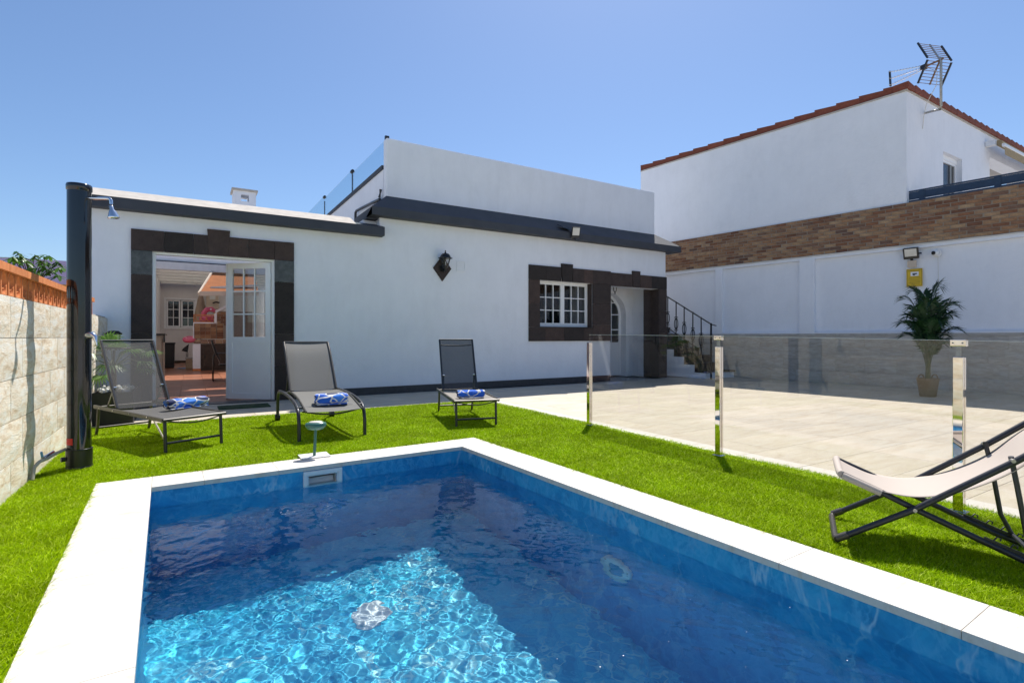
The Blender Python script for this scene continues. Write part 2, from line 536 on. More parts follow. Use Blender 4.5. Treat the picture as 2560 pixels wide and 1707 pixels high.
# ------------------------------------------------------------------ frames
PA = math.radians(2.0)
PX = Vector((math.cos(PA), math.sin(PA), 0)); PY = Vector((-math.sin(PA), math.cos(PA), 0))
P0 = Vector((2.646, 5.095, 0))
def PL(x, y, z=0.):
    return P0 + PX * x + PY * y + Vector((0, 0, z))
PXI, PXO = (-2.905, -0.330), (-3.253, 0.0)          # inner / outer pool edges (local x)
PYI, PYO = (-4.75, -0.350), (-5.10, 0.0)
WZ = -0.160

# ================================================================== SETTING
# ground (turf backing) with pool hole
def ring(outer, inner, z, name, mat, dz=None):
    mb = MB()
    o = [Vector((p[0], p[1], z)) for p in outer]; i = [Vector((p[0], p[1], z)) for p in inner]
    n = len(o)
    vs = o + i
    mb.add(vs, [(k, (k + 1) % n, n + (k + 1) % n, n + k) for k in range(n)])
    return mb
hole = [PL(PXO[0] + .02, PYO[0] + .02), PL(PXO[1] - .02, PYO[0] + .02), PL(PXO[1] - .02, PYO[1] - .02), PL(PXO[0] + .02, PYO[1] - .02)]
g = ring([(-400, -400), (400, -400), (400, 400), (-400, 400)], hole, -.03, 'ground', None)
tag(g.build('ground', M['slab']), kind='structure')
lawn_poly = [(-1.05, -2.5), (4.25, -2.5), (4.36, 8.02), (-1.05, 8.04)]
lw = ring(lawn_poly, hole, -.012, 'lawn', None)
tag(lw.build('lawn_base', M['turf']), kind='structure')

# artificial grass blades
def pip(x, y, poly):
    ins = np.zeros(x.shape, bool); n = len(poly)
    for i in range(n):
        x0, y0 = poly[i]; x1, y1 = poly[(i + 1) % n]
        c = ((y0 > y) != (y1 > y)) & (x < (x1 - x0) * (y - y0) / (y1 - y0 + 1e-12) + x0)
        ins ^= c
    return ins
def grass(seed=5):
    rg = np.random.default_rng(seed)
    N = 2300000
    x = rg.uniform(-1.05, 4.36, N); y = rg.uniform(-.6, 8.04, N)
    F = np.array([math.sin(TH), math.cos(TH)]); R = np.array([math.cos(TH), -math.sin(TH)])
    dep = x * F[0] + y * F[1]; lat = x * R[0] + y * R[1]
    keep = (dep > 1.3) & (np.abs(lat) < dep * 1.02 + .25)
    keep &= pip(x, y, lawn_poly)
    dx = x - P0.x; dy = y - P0.y
    lx = dx * PX.x + dy * PX.y; ly = dx * PY.x + dy * PY.y
    keep &= ~((lx > PXO[0] - .004) & (lx < PXO[1] + .004) & (ly < PYO[1] + .004))
    keep &= ~((x > .79) & (x < 1.12) & (y < 5.17))
    keep &= ~((x + .801) ** 2 + (y - 5.684) ** 2 < .09 ** 2)
    # keep density with depth: full near, half far
    keep &= rg.uniform(0, 1, N) < np.clip(3.6 / np.maximum(dep, .1), .30, 1.)
    x = x[keep]; y = y[keep]; dep = dep[keep]; n = len(x)
    # slow pile direction field + small clumps
    fx = .35 * np.sin(x * 3.1 + 1.7 * np.sin(y * 1.3)) + .3 * np.sin(y * 4.7 + x * 2.)
    ang = rg.uniform(0, 2 * np.pi, n); lean = rg.gamma(2.2, .014, n) * (1 + .4 * fx)
    h = rg.uniform(.013, .031, n) * (1 + .22 * fx)
    w = rg.uniform(.0014, .0032, n) * np.clip(dep / 2.6, .85, 2.6)
    bx = x + np.cos(ang) * lean * 1.0 + .006; by = y + np.sin(ang) * lean * 1.0 + .004 * fx
    wa = rg.uniform(0, np.pi, n); cx = np.cos(wa) * w; cy = np.sin(wa) * w
    z0 = np.full(n, -.012)
    V = np.empty((n, 3, 3))
    V[:, 0] = np.stack([x - cx, y - cy, z0], 1); V[:, 1] = np.stack([x + cx, y + cy, z0], 1); V[:, 2] = np.stack([bx, by, z0 + h], 1)
    me = bpy.data.meshes.new('grass')
    me.vertices.add(n * 3); me.vertices.foreach_set('co', V.reshape(-1))
    me.loops.add(n * 3); me.loops.foreach_set('vertex_index', np.arange(n * 3, dtype=np.int32))
    me.polygons.add(n); me.polygons.foreach_set('loop_start', np.arange(0, n * 3, 3, dtype=np.int32))
    me.materials.append(M['grass']); me.update(calc_edges=True)
    o = bpy.data.objects.new('grass', me); col.objects.link(o)
    tag(o, kind='stuff', label='bright green artificial grass around the pool')
    print('blades', n)
grass()

# patio: slab + tiles
pt = MB()
pt.add([(4.26, -3, -.016), (14.5, -3, -.016), (14.5, 9.87, -.016), (4.26, 9.87, -.016)], [(0, 1, 2, 3)])
pt.add([(-1.06, 8.04, -.016), (4.26, 8.04, -.016), (4.26, 9.87, -.016), (-1.06, 9.87, -.016)], [(0, 1, 2, 3)])
patio_o = tag(pt.build('patio', M['tilemortar']), kind='structure')
def slab_mesh(w, d, h, name, mat, ch=.002):
    mb = MB()
    z0, z1 = -h, 0
    mb.add([(0, 0, z0), (w, 0, z0), (w, d, z0), (0, d, z0), (0, 0, z1 - ch), (w, 0, z1 - ch), (w, d, z1 - ch), (0, d, z1 - ch), (ch, ch, z1), (w - ch, ch, z1), (w - ch, d - ch, z1), (ch, d - ch, z1)],
           [(0, 1, 5, 4), (1, 2, 6, 5), (2, 3, 7, 6), (3, 0, 4, 7), (4, 5, 9, 8), (5, 6, 10, 9), (6, 7, 11, 10), (7, 4, 8, 11), (8, 9, 10, 11)])
    return mb.mesh(name, mat)
tm = slab_mesh(1.078, .538, .014, 'tile', M['patio'])
ny = 0
yy = -2.48
tw, td = 1.08, .54
for j in range(24):
    y0 = -2.92 + j * td
    if y0 + td > 9.9: break
    for i in range(9):
        x0 = 4.505 + i * tw - (0.36 * (j % 3))
        if x0 < 4.45: x0c = 4.505
        else: x0c = x0
        wv = x0 + 1.076 - x0c
        if wv < .1 or y0 < -1.5: continue
        if x0c > 13.6: continue
        inst(tm, 'tile', patio_o, (x0c, y0, rnd.uniform(-.0004, .0004)), scale=(wv / 1.076, 1, 1))
for i in range(6):      # strip in front of the house, left of the lawn corner
    for j in range(4):
        y0 = 8.05 + j * .455
        x0 = -1.05 + i * .92
        w_ = min(.916, 4.50 - x0)
        inst(tm, 'tile', patio_o, (x0, y0, rnd.uniform(-.0004, .0004)), scale=(w_ / 1.076, .451 / .536, 1))
bm_ = slab_mesh(.222, .536, .014, 'border_slab', M['coping'])
for j in range(24):
    y0 = -2.92 + j * td
    if y0 > 7.5 or y0 < -1.5: continue
    inst(bm_, 'border_slab', patio_o, (4.278, y0, 0.002))

# ------------------------------------------------------------------ pool
pool = thing('swimming_pool', 'rectangular blue tiled swimming pool with cream stone edging', 'pool', tuple(PL(0, 0)), PA)
DZ = WZ - 1.42
xi0, xi1 = PXI; yi0, yi1 = PYI
sh = MB()
sh.add([(xi0 - .012, yi0 - .012, DZ), (xi1 + .012, yi0 - .012, DZ), (xi1 + .012, yi1 + .012, DZ), (xi0 - .012, yi1 + .012, DZ)], [(0, 1, 2, 3)])
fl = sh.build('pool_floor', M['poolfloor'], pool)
SKX = (-1.847, -1.525); SKZ = (-.206, -.040)
def pwall(pts):
    mb = MB()
    for q in pts: mb.add(q, [(0, 1, 2, 3)])
    o = mb.build('pool_wall', M['pool'], pool); o.cycles.is_caustics_receiver = True; return o
X0, X1, Y0, Y1 = xi0 - .012, xi1 + .012, yi0 - .012, yi1 + .012
zt = -.037
a, b = SKX[0] + .045, SKX[1] - .045; c, d = -.190, -.088
pwall([[(X0, Y1, DZ), (X1, Y1, DZ), (X1, Y1, c), (X0, Y1, c)], [(X0, Y1, d), (X1, Y1, d), (X1, Y1, zt), (X0, Y1, zt)],
       [(X0, Y1, c), (a, Y1, c), (a, Y1, d), (X0, Y1, d)], [(b, Y1, c), (X1, Y1, c), (X1, Y1, d), (b, Y1, d)]])
pwall([[(X1, Y1, DZ), (X1, Y0, DZ), (X1, Y0, zt), (X1, Y1, zt)]])
pwall([[(X0, Y0, DZ), (X0, Y1, DZ), (X0, Y1, zt), (X0, Y0, zt)]])
pwall([[(X1, Y0, DZ), (X0, Y0, DZ), (X0, Y0, zt), (X1, Y0, zt)]])
fl.cycles.is_caustics_receiver = True
# coping slabs
def cop(x0, x1, y0, y1):
    g_ = .0008
    mb = MB().box(x0 + g_, x1 - g_, y0 + g_, y1 - g_, -.036, .0)
    mb.build('coping_slab', M['coping'], pool, bevel=.0025)
ys = [0.0, -.35 - .60, -.35 - 1.25, -2.24, -2.92, -3.60, -4.30, -5.10]
W_ = .350
xs_ = [-3.253, -2.568, -2.037, -1.35, -.68, 0.]
xs_far = [-2.903, -2.568, -2.037, -1.35, -.68, -.332]
# far side (between the corner slabs), right side, left side, near side
for i in range(5):
    cop(xs_far[i], xs_far[i + 1], -W_, 0)
for i in range(7):
    cop(-.332, 0, ys[i + 1], ys[i])
yl = [0, -.95, -1.9, -2.85, -3.8, -5.10]
for i in range(5):
    cop(-3.253, -2.903, yl[i + 1], yl[i])
for i in range(4):
    cop(-2.903 + i * .6427, -2.903 + (i + 1) * .6427, -5.10, -4.75)
# skimmer
def frame_mb(x0, x1, z0, z1, y0, y1, bw):
    mb = MB()
    mb.box(x0, x1, y0, y1, z1 - bw, z1); mb.box(x0, x1, y0, y1, z0, z0 + bw)
    mb.box(x0, x0 + bw, y0, y1, z0 + bw, z1 - bw); mb.box(x1 - bw, x1, y0, y1, z0 + bw, z1 - bw)
    return mb
skf = frame_mb(SKX[0], SKX[1], -.206, -.042, yi1 - .012, yi1 + .010, .030).build('skimmer_frame', M['whiteplastic'], pool, bevel=.003)
mb = frame_mb(SKX[0] + .030, SKX[1] - .030, -.176, -.072, yi1 - .004, yi1 + .06, .012)
mb.build('inner_frame', M['whiteplastic'], skf, bevel=.002)
mb = MB().box(a, b, yi1 + .20, yi1 + .21, -.23, -.05).box(a - .005, b + .005, yi1 + .013, yi1 + .21, -.235, -.225).box(a - .01, a, yi1 + .013, yi1 + .21, -.225, -.05).box(b, b + .01, yi1 + .013, yi1 + .21, -.225, -.05)
mb.build('skimmer_basin', M['whiteplastic'], skf)
mb = MB().hexa([(a + .01, yi1 + .055, -.172), (b - .01, yi1 + .055, -.172), (a + .01, yi1 + .060, -.172), (b - .01, yi1 + .060, -.172), (a + .01, yi1 + .09, -.120), (b - .01, yi1 + .09, -.120), (a + .01, yi1 + .095, -.120), (b - .01, yi1 + .095, -.120)])
mb.build('weir_flap', M['whiteplastic'], skf)
# underwater lamp on right wall
def disc_x(mb, x0, x1, r0, r1, yc, zc, n=36):
    vs = []
    for xx, rr in ((x0, r0), (x1, r0 * .97), (x1, r1)):
        for k in range(n):
            t = 2 * math.pi * k / n; vs.append((xx, yc + rr * math.cos(t), zc + rr * math.sin(t)))
    fs = []
    for i in range(2):
        for k in range(n): fs.append((i * n + k, (i + 1) * n + k, (i + 1) * n + (k + 1) % n, i * n + (k + 1) % n))
    mb.add(vs, fs, True)
lamp = MB(); disc_x(lamp, X1 - .001, X1 - .028, .145, .078, -2.50, -.82)
lo = lamp.build('pool_lamp', M['whiteplastic'], pool); lo.cycles.is_caustics_receiver = True
mb = MB(); vs = [(X1 - .016, -2.5, -.82)]
n = 36
vs += [(X1 - .022, -2.5 + .080 * math.cos(2 * math.pi * k / n), -.82 + .080 * math.sin(2 * math.pi * k / n)) for k in range(n)]
mb.add(vs, [(0, 1 + (k + 1) % n, 1 + k) for k in range(n)], True)
M['lens'] = plain('blue_lamp_lens', (.10, .40, .62), .2)
mb.build('lamp_lens', M['lens'], lo)
for k in (40, 160, 280):
    t = math.radians(k)
    mb = MB().tube([(X1 - .02, -2.5 + .115 * math.cos(t), -.82 + .115 * math.sin(t)), (X1 - .031, -2.5 + .115 * math.cos(t), -.82 + .115 * math.sin(t))], .006, 8)
    mb.build('screw', M['galv'], lo)
# drain
dr = MB().lathe([(.13, 0), (.13, .005), (.115, .011), (0.02, .014)], (-1.64, -1.47, DZ), 28).build('floor_drain', M['whiteplastic'], pool); dr.cycles.is_caustics_receiver = True
# skimmer access cover beside the coping
sk = MB().box(.845, 1.10, 4.96, 5.155, .0015, .012)
tag(sk.build('skimmer_cover', M['whiteplastic'], bevel=.003), 'small white square lid beside the far pool edge', 'lid')

# water surface
def water():
    rg = np.random.default_rng(11)
    dx = .0065
    xs = np.arange(X0 - .002, X1 + .002 + dx, dx); yv = np.arange(Y0 - .002, Y1 + .002 + dx, dx)
    A, B = np.meshgrid(xs, yv, indexing='ij'); Z = np.zeros_like(A)
    for i in range(90):
        lam = math.exp(rg.uniform(math.log(.036), math.log(.28))); th = rg.uniform(0, 2 * math.pi); k = 2 * math.pi / lam
        ampl = .0043 * (1.0 if lam > .08 else .85)
        Z += ampl / k * np.sin(k * (A * math.cos(th) + B * math.sin(th)) + rg.uniform(0, 6.3))
    V = np.stack([A, B, Z], -1).reshape(-1, 3); I = np.arange(A.size).reshape(A.shape)
    Fc = np.stack([I[:-1, :-1], I[1:, :-1], I[1:, 1:], I[:-1, 1:]], -1).reshape(-1, 4)
    me = bpy.data.meshes.new('water'); me.from_pydata(V.tolist(), [], Fc.tolist()); me.shade_smooth()
    me.materials.append(M['water'])
    o = bpy.data.objects.new('water', me); col.objects.link(o)
    o.location = PL(0, 0, WZ); o.rotation_euler = (0, 0, PA)
    tag(o, kind='structure'); o.cycles.is_caustics_caster = True
water()
mb = MB().add([(a, Y1 + .003, WZ), (b, Y1 + .003, WZ), (b, Y1 + .19, WZ), (a, Y1 + .19, WZ)], [(0, 1, 2, 3)])
o = mb.build('skimmer_water', M['water'], None); o.location = PL(0, 0); o.rotation_euler = (0, 0, PA); tag(o, kind='structure')

mb = MB(); rs_ = random.Random(4)
for k in range(45):
    x_, y_ = rs_.uniform(-2.2, -.4), rs_.uniform(-4.3, -1.2); r_ = rs_.uniform(.0015, .0032)
    p_ = [PL(x_ + r_ * math.cos(a_), y_ + r_ * math.sin(a_) * .8, WZ + .006) for a_ in [math.pi / 3 * q for q in range(6)]]
    mb.add(p_, [(0, 1, 2, 3, 4, 5)])
tag(mb.build('floating_specks', M['paper']), kind='stuff', label='tiny pale specks floating on the pool water')

# ------------------------------------------------------------------ left wall with clay lattice
LX = -1.06
lw = thing('garden_wall', 'beige stone-clad garden wall topped with orange clay lattice, beside the lawn', 'wall', (LX, 0, 0))
MB().box(-.20, -.016, -6, 9.868, -.05, 1.372).build('wall_core', M['tilemortar'], lw)
def clad_tile(w, h, d, mat, seed, name='cladding_tile', nx=4, nz=3):
    r = random.Random(seed); mb = MB()
    # front face facing +X (local), slightly uneven relief
    vs = []; m_ = .006
    for j in range(nz + 1):
        for i in range(nx + 1):
            yv = w * i / nx; zv = h * j / nz
            edge = i in (0, nx) or j in (0, nz)
            vs.append((d - (.005 if edge else -r.uniform(0, .004)), yv, zv))
    fs = [(j * (nx + 1) + i, j * (nx + 1) + i + 1, (j + 1) * (nx + 1) + i + 1, (j + 1) * (nx + 1) + i) for j in range(nz) for i in range(nx)]
    mb.add(vs, fs)
    mb.add([(0, 0, 0), (0, w, 0), (0, w, h), (0, 0, h), (d - .005, 0, 0), (d - .005, w, 0), (d - .005, w, h), (d - .005, 0, h)], [(0, 4, 5, 1)[::-1], (1, 5, 6, 2)[::-1], (2, 6, 7, 3)[::-1], (3, 7, 4, 0)[::-1]])
    return mb.mesh(name, mat)
zs = [-.06, .222, .510, .802, 1.092, 1.382]
cms = [clad_tile(.594, 1, .018, M['clad'], s) for s in range(4)]
for j in range(5):
    off = (0, .3)[j % 2] + .12
    y = -6 + off
    first = True
    k = 0
    while y < 9.86:
        w_ = min(.594, 9.865 - y)
        if w_ > .05:
            inst(cms[k % 4], 'cladding_tile', lw, (-.016, y, zs[j] + .003), scale=(1, w_ / .594, zs[j + 1] - zs[j] - .005))
        y += .6; k += 1
# clay lattice blocks: two-lobed openings
def lattice_block():
    W, H, D = .168, .155, .040
    mb = MB()
    n = 28
    def shape(t):      # inner opening: round body with a pointed top and a foot
        a_ = t
        r = .069
        y = r * math.cos(a_) * (1.0 if math.sin(a_) > -.2 else .80)
        z = r * math.sin(a_)
        if math.sin(a_) > .75: z += .014 * (math.sin(a_) - .75) / .25
        return y, z - .002
    inn = [shape(2 * math.pi * k / n) for k in range(n)]
    def rect(t):
        c_, s_ = math.cos(t), math.sin(t); m_ = max(abs(c_) / (W / 2), abs(s_) / (H / 2)); return c_ / m_, s_ / m_
    out = [rect(2 * math.pi * k / n) for k in range(n)]
    vs = []
    for xx, dd in ((0, 0), (-D, 0)):
        vs += [(xx, W / 2 + y, H / 2 + z) for y, z in inn]
        vs += [(xx, W / 2 + y, H / 2 + z) for y, z in out]
    fs = []
    for k in range(n):
        k2 = (k + 1) % n
        fs += [(k, n + k, n + k2, k2), (2 * n + k, 2 * n + k2, 3 * n + k2, 3 * n + k), (k, k2, 2 * n + k2, 2 * n + k), (n + k, 3 * n + k, 3 * n + k2, n + k2)]
    mb.add(vs, fs)
    # inner ornaments: a vertical tongue above and a cross bar below
    mb.box(-.030, -.010, W / 2 - .060, W / 2 + .060, .040, .047)
    mb.box(-.030, -.010, W / 2 - .005, W / 2 + .005, .012, .040)
    # raised outer fillet
    mb.box(0.0, .006, 0, .010, 0, H); mb.box(0.0, .006, W - .010, W, 0, H)
    return mb.mesh('lattice_block', M['clay'])
lb = lattice_block()
y = -3.5
while y < 8.38:
    inst(lb, 'lattice_block', lw, (-.010, y, 1.385)); y += .171
    
cm_ = MB().box(-.105, .022, 0, .455, 0, .052).mesh('cap_brick', M['clay'])
y = -3.5
while y < 8.2:
    o = inst(cm_, 'cap_brick', lw, (0, y, 1.541)); y += .460
# wall end behind the lattice in the shade (narrow rendered upstand)
MB().box(-.19, -.03, 8.52, 9.868, 1.375, 1.40).build('wall_coping', M['roofcap'], lw)

# ================================================================== WHITE HOUSE
HY = 9.87
house = thing('white_house', 'single storey white house with dark grey cornice and brown stone surrounds', 'house', (3, HY, 0))
def hb(mb, x0, x1, y0, y1, z0, z1):
    return mb.box(x0 - 3, x1 - 3, y0, y1, z0, z1)
T = .25
w = MB()
# front wall pieces (butted)
hb(w, -1.29, -.504, 0, T, 0, 2.43); hb(w, 1.24, 6.81, 0, T, 0, 2.43)
hb(w, 6.81, 8.38, 0, T, 0, 1.33); hb(w, 8.38, 8.963, 0, T, 0, 2.40); hb(w, 10.69, 10.956, 0, T, 0, 2.43)
hb(w, -1.29, 3.09, 0, T, 2.43, 3.10); hb(w, 3.09, 10.956, 0, T, 2.43, 3.50)
hb(w, 6.81, 8.963, 0, T, 2.401, 2.43); hb(w, 8.963, 10.69, 0, T, 2.375, 2.43)
# right side wall, left return wall, room behind
hb(w, 10.70, 10.956, T, 7., 0, 3.50)
hb(w, -1.29, -1.04, T, 5.2, 0, 3.10)
w.build('wall', M['white'], house)
w = MB()
hb(w, 3.09, 10.70, T, 7., 3.36, 3.50)
hb(w, -1.04, 3.09, T, 2.6, 3.10, 3.22)  # unseen slab added over the courtyard to shade its floor
w.build('roof_slab', M['slab'], house)
w = MB(); hb(w, 2.84, 3.09, T, 16, 0, 3.36); w.build('side_wall', M['white'], house)
w = MB(); hb(w, 3.09, 10.70, 6.7, 7., 0, 3.36); hb(w, 6.2, 6.3, T, 3.5, 0, 3.36); hb(w, 8.62, 8.76, T, 3.0, 0, 3.36); hb(w, 6.3, 8.62, 3.0, 3.1, 0, 3.36)
w.build('interior_wall', M['courtwhite'], house)
# parapet of the roof terrace
w = MB(); hb(w, 3.30, 10.80, .23, .43, 3.50, 5.045)
w.build('parapet', M['white'], house, bevel=.035)
w = MB(); hb(w, 3.30, 3.48, .43, 9.6, 3.60, 4.46)
w.build('terrace_wall', M['white'], house)
w = MB(); hb(w, 3.27, 3.51, .432, 9.6, 4.46, 4.545)
w.build('terrace_trim', M['cornice'], house)
w = MB(); hb(w, 10.60, 10.80, .43, 6.9, 3.50, 4.2); w.build('rear_parapet', M['white'], house)
# upper cornice: sloping top, vertical fascia
def cornice(x0, x1, ov, zb, zf, zt, yt, name, mat, topmat=None, endl=0., endr=0., chx=0.):
    o = -3
    f0, f1 = x0 - endl, x1 + endr
    mb = MB()
    yb = .0
    P = [(f0 + o, -ov, zb), (f1 + o, -ov, zb), (f1 + o, yt, zb), (f0 + o, yt, zb),
         (f0 + o, -ov, zf), (f1 + o, -ov, zf), (x1 + chx + o, yt, zt), (x0 + chx + o, yt, zt)]
    Q = P
    mb.add([Q[0], Q[1], Q[5], Q[4]], [(0, 1, 2, 3)])
    mb.add([Q[3], Q[2], Q[1], Q[0]], [(0, 1, 2, 3)])
    mb.add([Q[1], Q[2], Q[6], Q[5]], [(0, 1, 2, 3)])
    mb.add([Q[3], Q[0], Q[4], Q[7]], [(0, 1, 2, 3)])
    mb.add([Q[2], Q[3], Q[7], Q[6]], [(0, 1, 2, 3)])
    top = MB().add([Q[4], Q[5], Q[6], Q[7]], [(0, 1, 2, 3)])
    return mb, top
mb, top = cornice(3.30, 10.80, .22, 3.385, 3.535, 3.885, .228, 'cornice', None, endl=.42, endr=.52)
cn = mb.build('cornice', M['cornice'], house)
top.build('cornice_top', M['cornice'], cn)
# right hip of the cornice, pale and sunlit
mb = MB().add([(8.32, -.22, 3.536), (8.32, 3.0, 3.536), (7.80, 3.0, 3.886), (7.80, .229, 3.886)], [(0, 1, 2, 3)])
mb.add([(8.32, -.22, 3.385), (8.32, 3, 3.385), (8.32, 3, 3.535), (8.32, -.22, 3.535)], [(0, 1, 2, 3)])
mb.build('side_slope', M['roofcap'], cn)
# left return of the cornice
mb = MB().add([(-.12, -.22, 3.535), (.30, .228, 3.885), (.30, 1.0, 3.885), (-.12, 1.0, 3.535)], [(0, 1, 2, 3)])
mb.add([(-.12, -.22, 3.386), (-.12, -.22, 3.535), (-.12, 1.0, 3.535), (-.12, 1.0, 3.386)], [(0, 1, 2, 3)])
mb.add([(-.12, -.22, 3.386), (-.12, 1., 3.386), (.09, 1., 3.386), (.09, -.22, 3.386)], [(0, 1, 2, 3)])
mb.build('cornice_return', M['cornice'], cn)
# lower cornice on the left section
mb = MB()
prof = [(.0, 3.01), (-.20, 3.01), (-.20, 3.175), (-.02, 3.235)]
def ext(profile, x0, x1, mbb, caps=True):
    n_ = len(profile)
    vs = [(x0 - 3, p[0], p[1]) for p in profile] + [(x1 - 3, p[0], p[1]) for p in profile]
    mbb.add(vs, [(i, i + 1, n_ + i + 1, n_ + i) for i in range(n_ - 1)] + [tuple(range(n_))[::-1], tuple(range(n_, 2 * n_))])
ext([(.0, 3.01), (-.20, 3.01), (-.20, 3.172), (0., 3.172)], -1.31, 3.13, mb)
lc = mb.build('lower_cornice', M['cornice'], house)
mb = MB(); ext([(-.20, 3.173), (.25, 3.375), (.50, 3.375), (.50, 3.173)], -1.31, 2.60, mb)
mb.build('coping_top', M['roofcap'], lc)
mb = MB(); ext([(-.20, 3.174), (.25, 3.30), (.50, 3.30), (.50, 3.174)], 2.602, 3.13, mb)
mb.build('coping_end', M['cornice'], lc)
# plinth
mb = MB(); hb(mb, 1.56, 8.95, -.018, -.002, 0, .143); mb.build('plinth', M['plinth'], house)
# stone surrounds: individual blocks
def blk(x0, x1, z0, z1, d=.035, y1=-.001, mat=None):
    g_ = .002
    mb = MB().box(x0 - 3 + g_, x1 - 3 - g_, -d - rnd.uniform(0, .003), y1, z0 + g_, z1 - g_)
    return mb.build('stone_block', mat or M['stone'], house, bevel=.003)
def keyst(x0, x1, z0, z1):
    mb = MB().prism([(x0 - 3 + .03, -.045, z0), (x1 - 3 - .03, -.045, z0), (x1 - 3, -.045, z1), (x0 - 3, -.045, z1)], (0, .044, 0))
    mb.build('keystone', M['stone'], house, bevel=.003)
def jambl(x, z0, z1, depth, side):   # reveal lining
    xx = (x - .022, x - .002) if side < 0 else (x + .002, x + .022)
# door surround
for xa, xb in ((-.775, -.35), (-.35, .04), (.04, .262), (.532, .84), (.84, 1.24), (1.24, 1.555)):
    blk(xa, xb, 2.43, 2.755)
keyst(.232, .562, 2.432, 2.855)
for z0, z1, mt in ((2.06, 2.43, 'stonegrey'), (1.15, 2.06, 'stone'), (.62, 1.15, 'stone'), (0, .62, 'stone')):
    blk(-.775, -.504, z0, z1, mat=M[mt])
for z0, z1, mt in ((2.05, 2.43, 'stonegrey'), (1.15, 2.05, 'stone'), (.6, 1.15, 'stone'), (0, .6, 'stone')):
    blk(1.24, 1.555, z0, z1, mat=M[mt])
# window + entry surround
for xa, xb in ((6.51, 6.98), (6.98, 7.42), (7.76, 8.10), (8.10, 8.38), (8.38, 8.963)):
    blk(xa, xb, 2.40, 2.735)
for xa, xb in ((8.963, 9.45), (9.45, 9.70), (9.98, 10.40), (10.40, 10.975)):
    blk(xa, xb, 2.375, 2.712)
keyst(7.42, 7.76, 2.402, 2.82); keyst(9.70, 9.98, 2.377, 2.80)
for z0, z1 in ((1.86, 2.40), (1.32, 1.86)):
    blk(6.51, 6.81, z0, z1)
for xa, xb in ((6.51, 6.95), (6.95, 7.5), (7.5, 8.10), (8.10, 8.38)):
    blk(xa, xb, 1.0, 1.32)
for z0, z1 in ((1.90, 2.40), (1.40, 1.90), (1.0, 1.40)):
    blk(8.38, 8.963, z0, z1)
for z0, z1 in ((1.80, 2.375), (1.2, 1.80), (.6, 1.2), (0, .6)):
    blk(10.69, 10.975, z0, z1)
# reveals in stone (inside faces)
mb = MB(); hb(mb, 8.358, 8.379, .001, T - .03, 1.337, 2.40)
mb.build('window_reveal', M['stone'], house)
mb = MB(); hb(mb, 10.665, 10.689, -.03, T + .02, 0, 2.374); mb.build('entry_reveal', M['stone'], house)
mb = MB(); hb(mb, 10.40, 10.664, T, T + .012, 0, 2.9); mb.build('entry_reveal', M['stone'], house)
mb = MB(); hb(mb, 6.80, 8.39, -.06, T - .04, 1.322, 1.336); mb.build('window_sill', M['stone'], house, bevel=.004)

# windows
def glazing(parent, x0, x1, z0, z1, y, cols, rows, fw, mw, fd, mat, glass, name='window_sash', fr=None, extra=True):
    """sash with frame bars and one pane per light"""
    mb = MB()
    F_ = fr or (lambda x, y_, z: (x, y_, z))
    mb.box(x0, x1, y, y + fd, z1 - fw, z1, F_); mb.box(x0, x1, y, y + fd, z0, z0 + fw, F_)
    mb.box(x0, x0 + fw, y, y + fd, z0 + fw, z1 - fw, F_); mb.box(x1 - fw, x1, y, y + fd, z0 + fw, z1 - fw, F_)
    s = mb.build(name, mat, parent)
    ix0, ix1, iz0, iz1 = x0 + fw, x1 - fw, z0 + fw, z1 - fw
    cw = (ix1 - ix0) / cols; rh = (iz1 - iz0) / rows
    for i in range(1, cols):
        MB().box(ix0 + i * cw - mw / 2, ix0 + i * cw + mw / 2, y + .004, y + fd - .004, iz0, iz1, F_).build('glazing_bar', mat, s)
    for j in range(1, rows):
        MB().box(ix0, ix1, y + .006, y + fd - .006, iz0 + j * rh - mw / 2, iz0 + j * rh + mw / 2, F_).build('glazing_bar', mat, s)
    for i in range(cols):
        for j in range(rows):
            MB().box(ix0 + i * cw + mw / 2, ix0 + (i + 1) * cw - mw / 2, y + fd * .45, y + fd * .6, iz0 + j * rh + mw / 2, iz0 + (j + 1) * rh - mw / 2, F_).build('pane', glass, s)
    return s
win = thing('window', 'white double window with small square panes in brown stone surround', 'window', (0, HY, 0))
mb = MB(); wx0, wx1, wz0, wz1 = 6.812, 8.355, 1.338, 2.428
mb.box(wx0, wx1, .15, .225, wz1 - .055, wz1); mb.box(wx0, wx1, .15, .225, wz0, wz0 + .045)
mb.box(wx0, wx0 + .03, .15, .225, wz0 + .045, wz1 - .055); mb.box(wx1 - .03, wx1, .15, .225, wz0 + .045, wz1 - .055); mb.box(7.573, 7.595, .14, .225, wz0 + .045, wz1 - .055)
win.parent = None
mb.build('window_frame', M['pvcwhite'], win)
glazing(win, wx0 + .032, 7.571, wz0 + .047, wz1 - .057, .145, 3, 3, .042, .020, .05, M['pvcwhite'], M['winglass'])
glazing(win, 7.597, wx1 - .032, wz0 + .047, wz1 - .057, .145, 3, 3, .042, .020, .05, M['pvcwhite'], M['winglass'])
MB().box(6.4, 8.7, 1.2, 1.21, .9, 2.9).build('dark_backing', M['solar'], win)  # plain near-black sheet set behind the panes

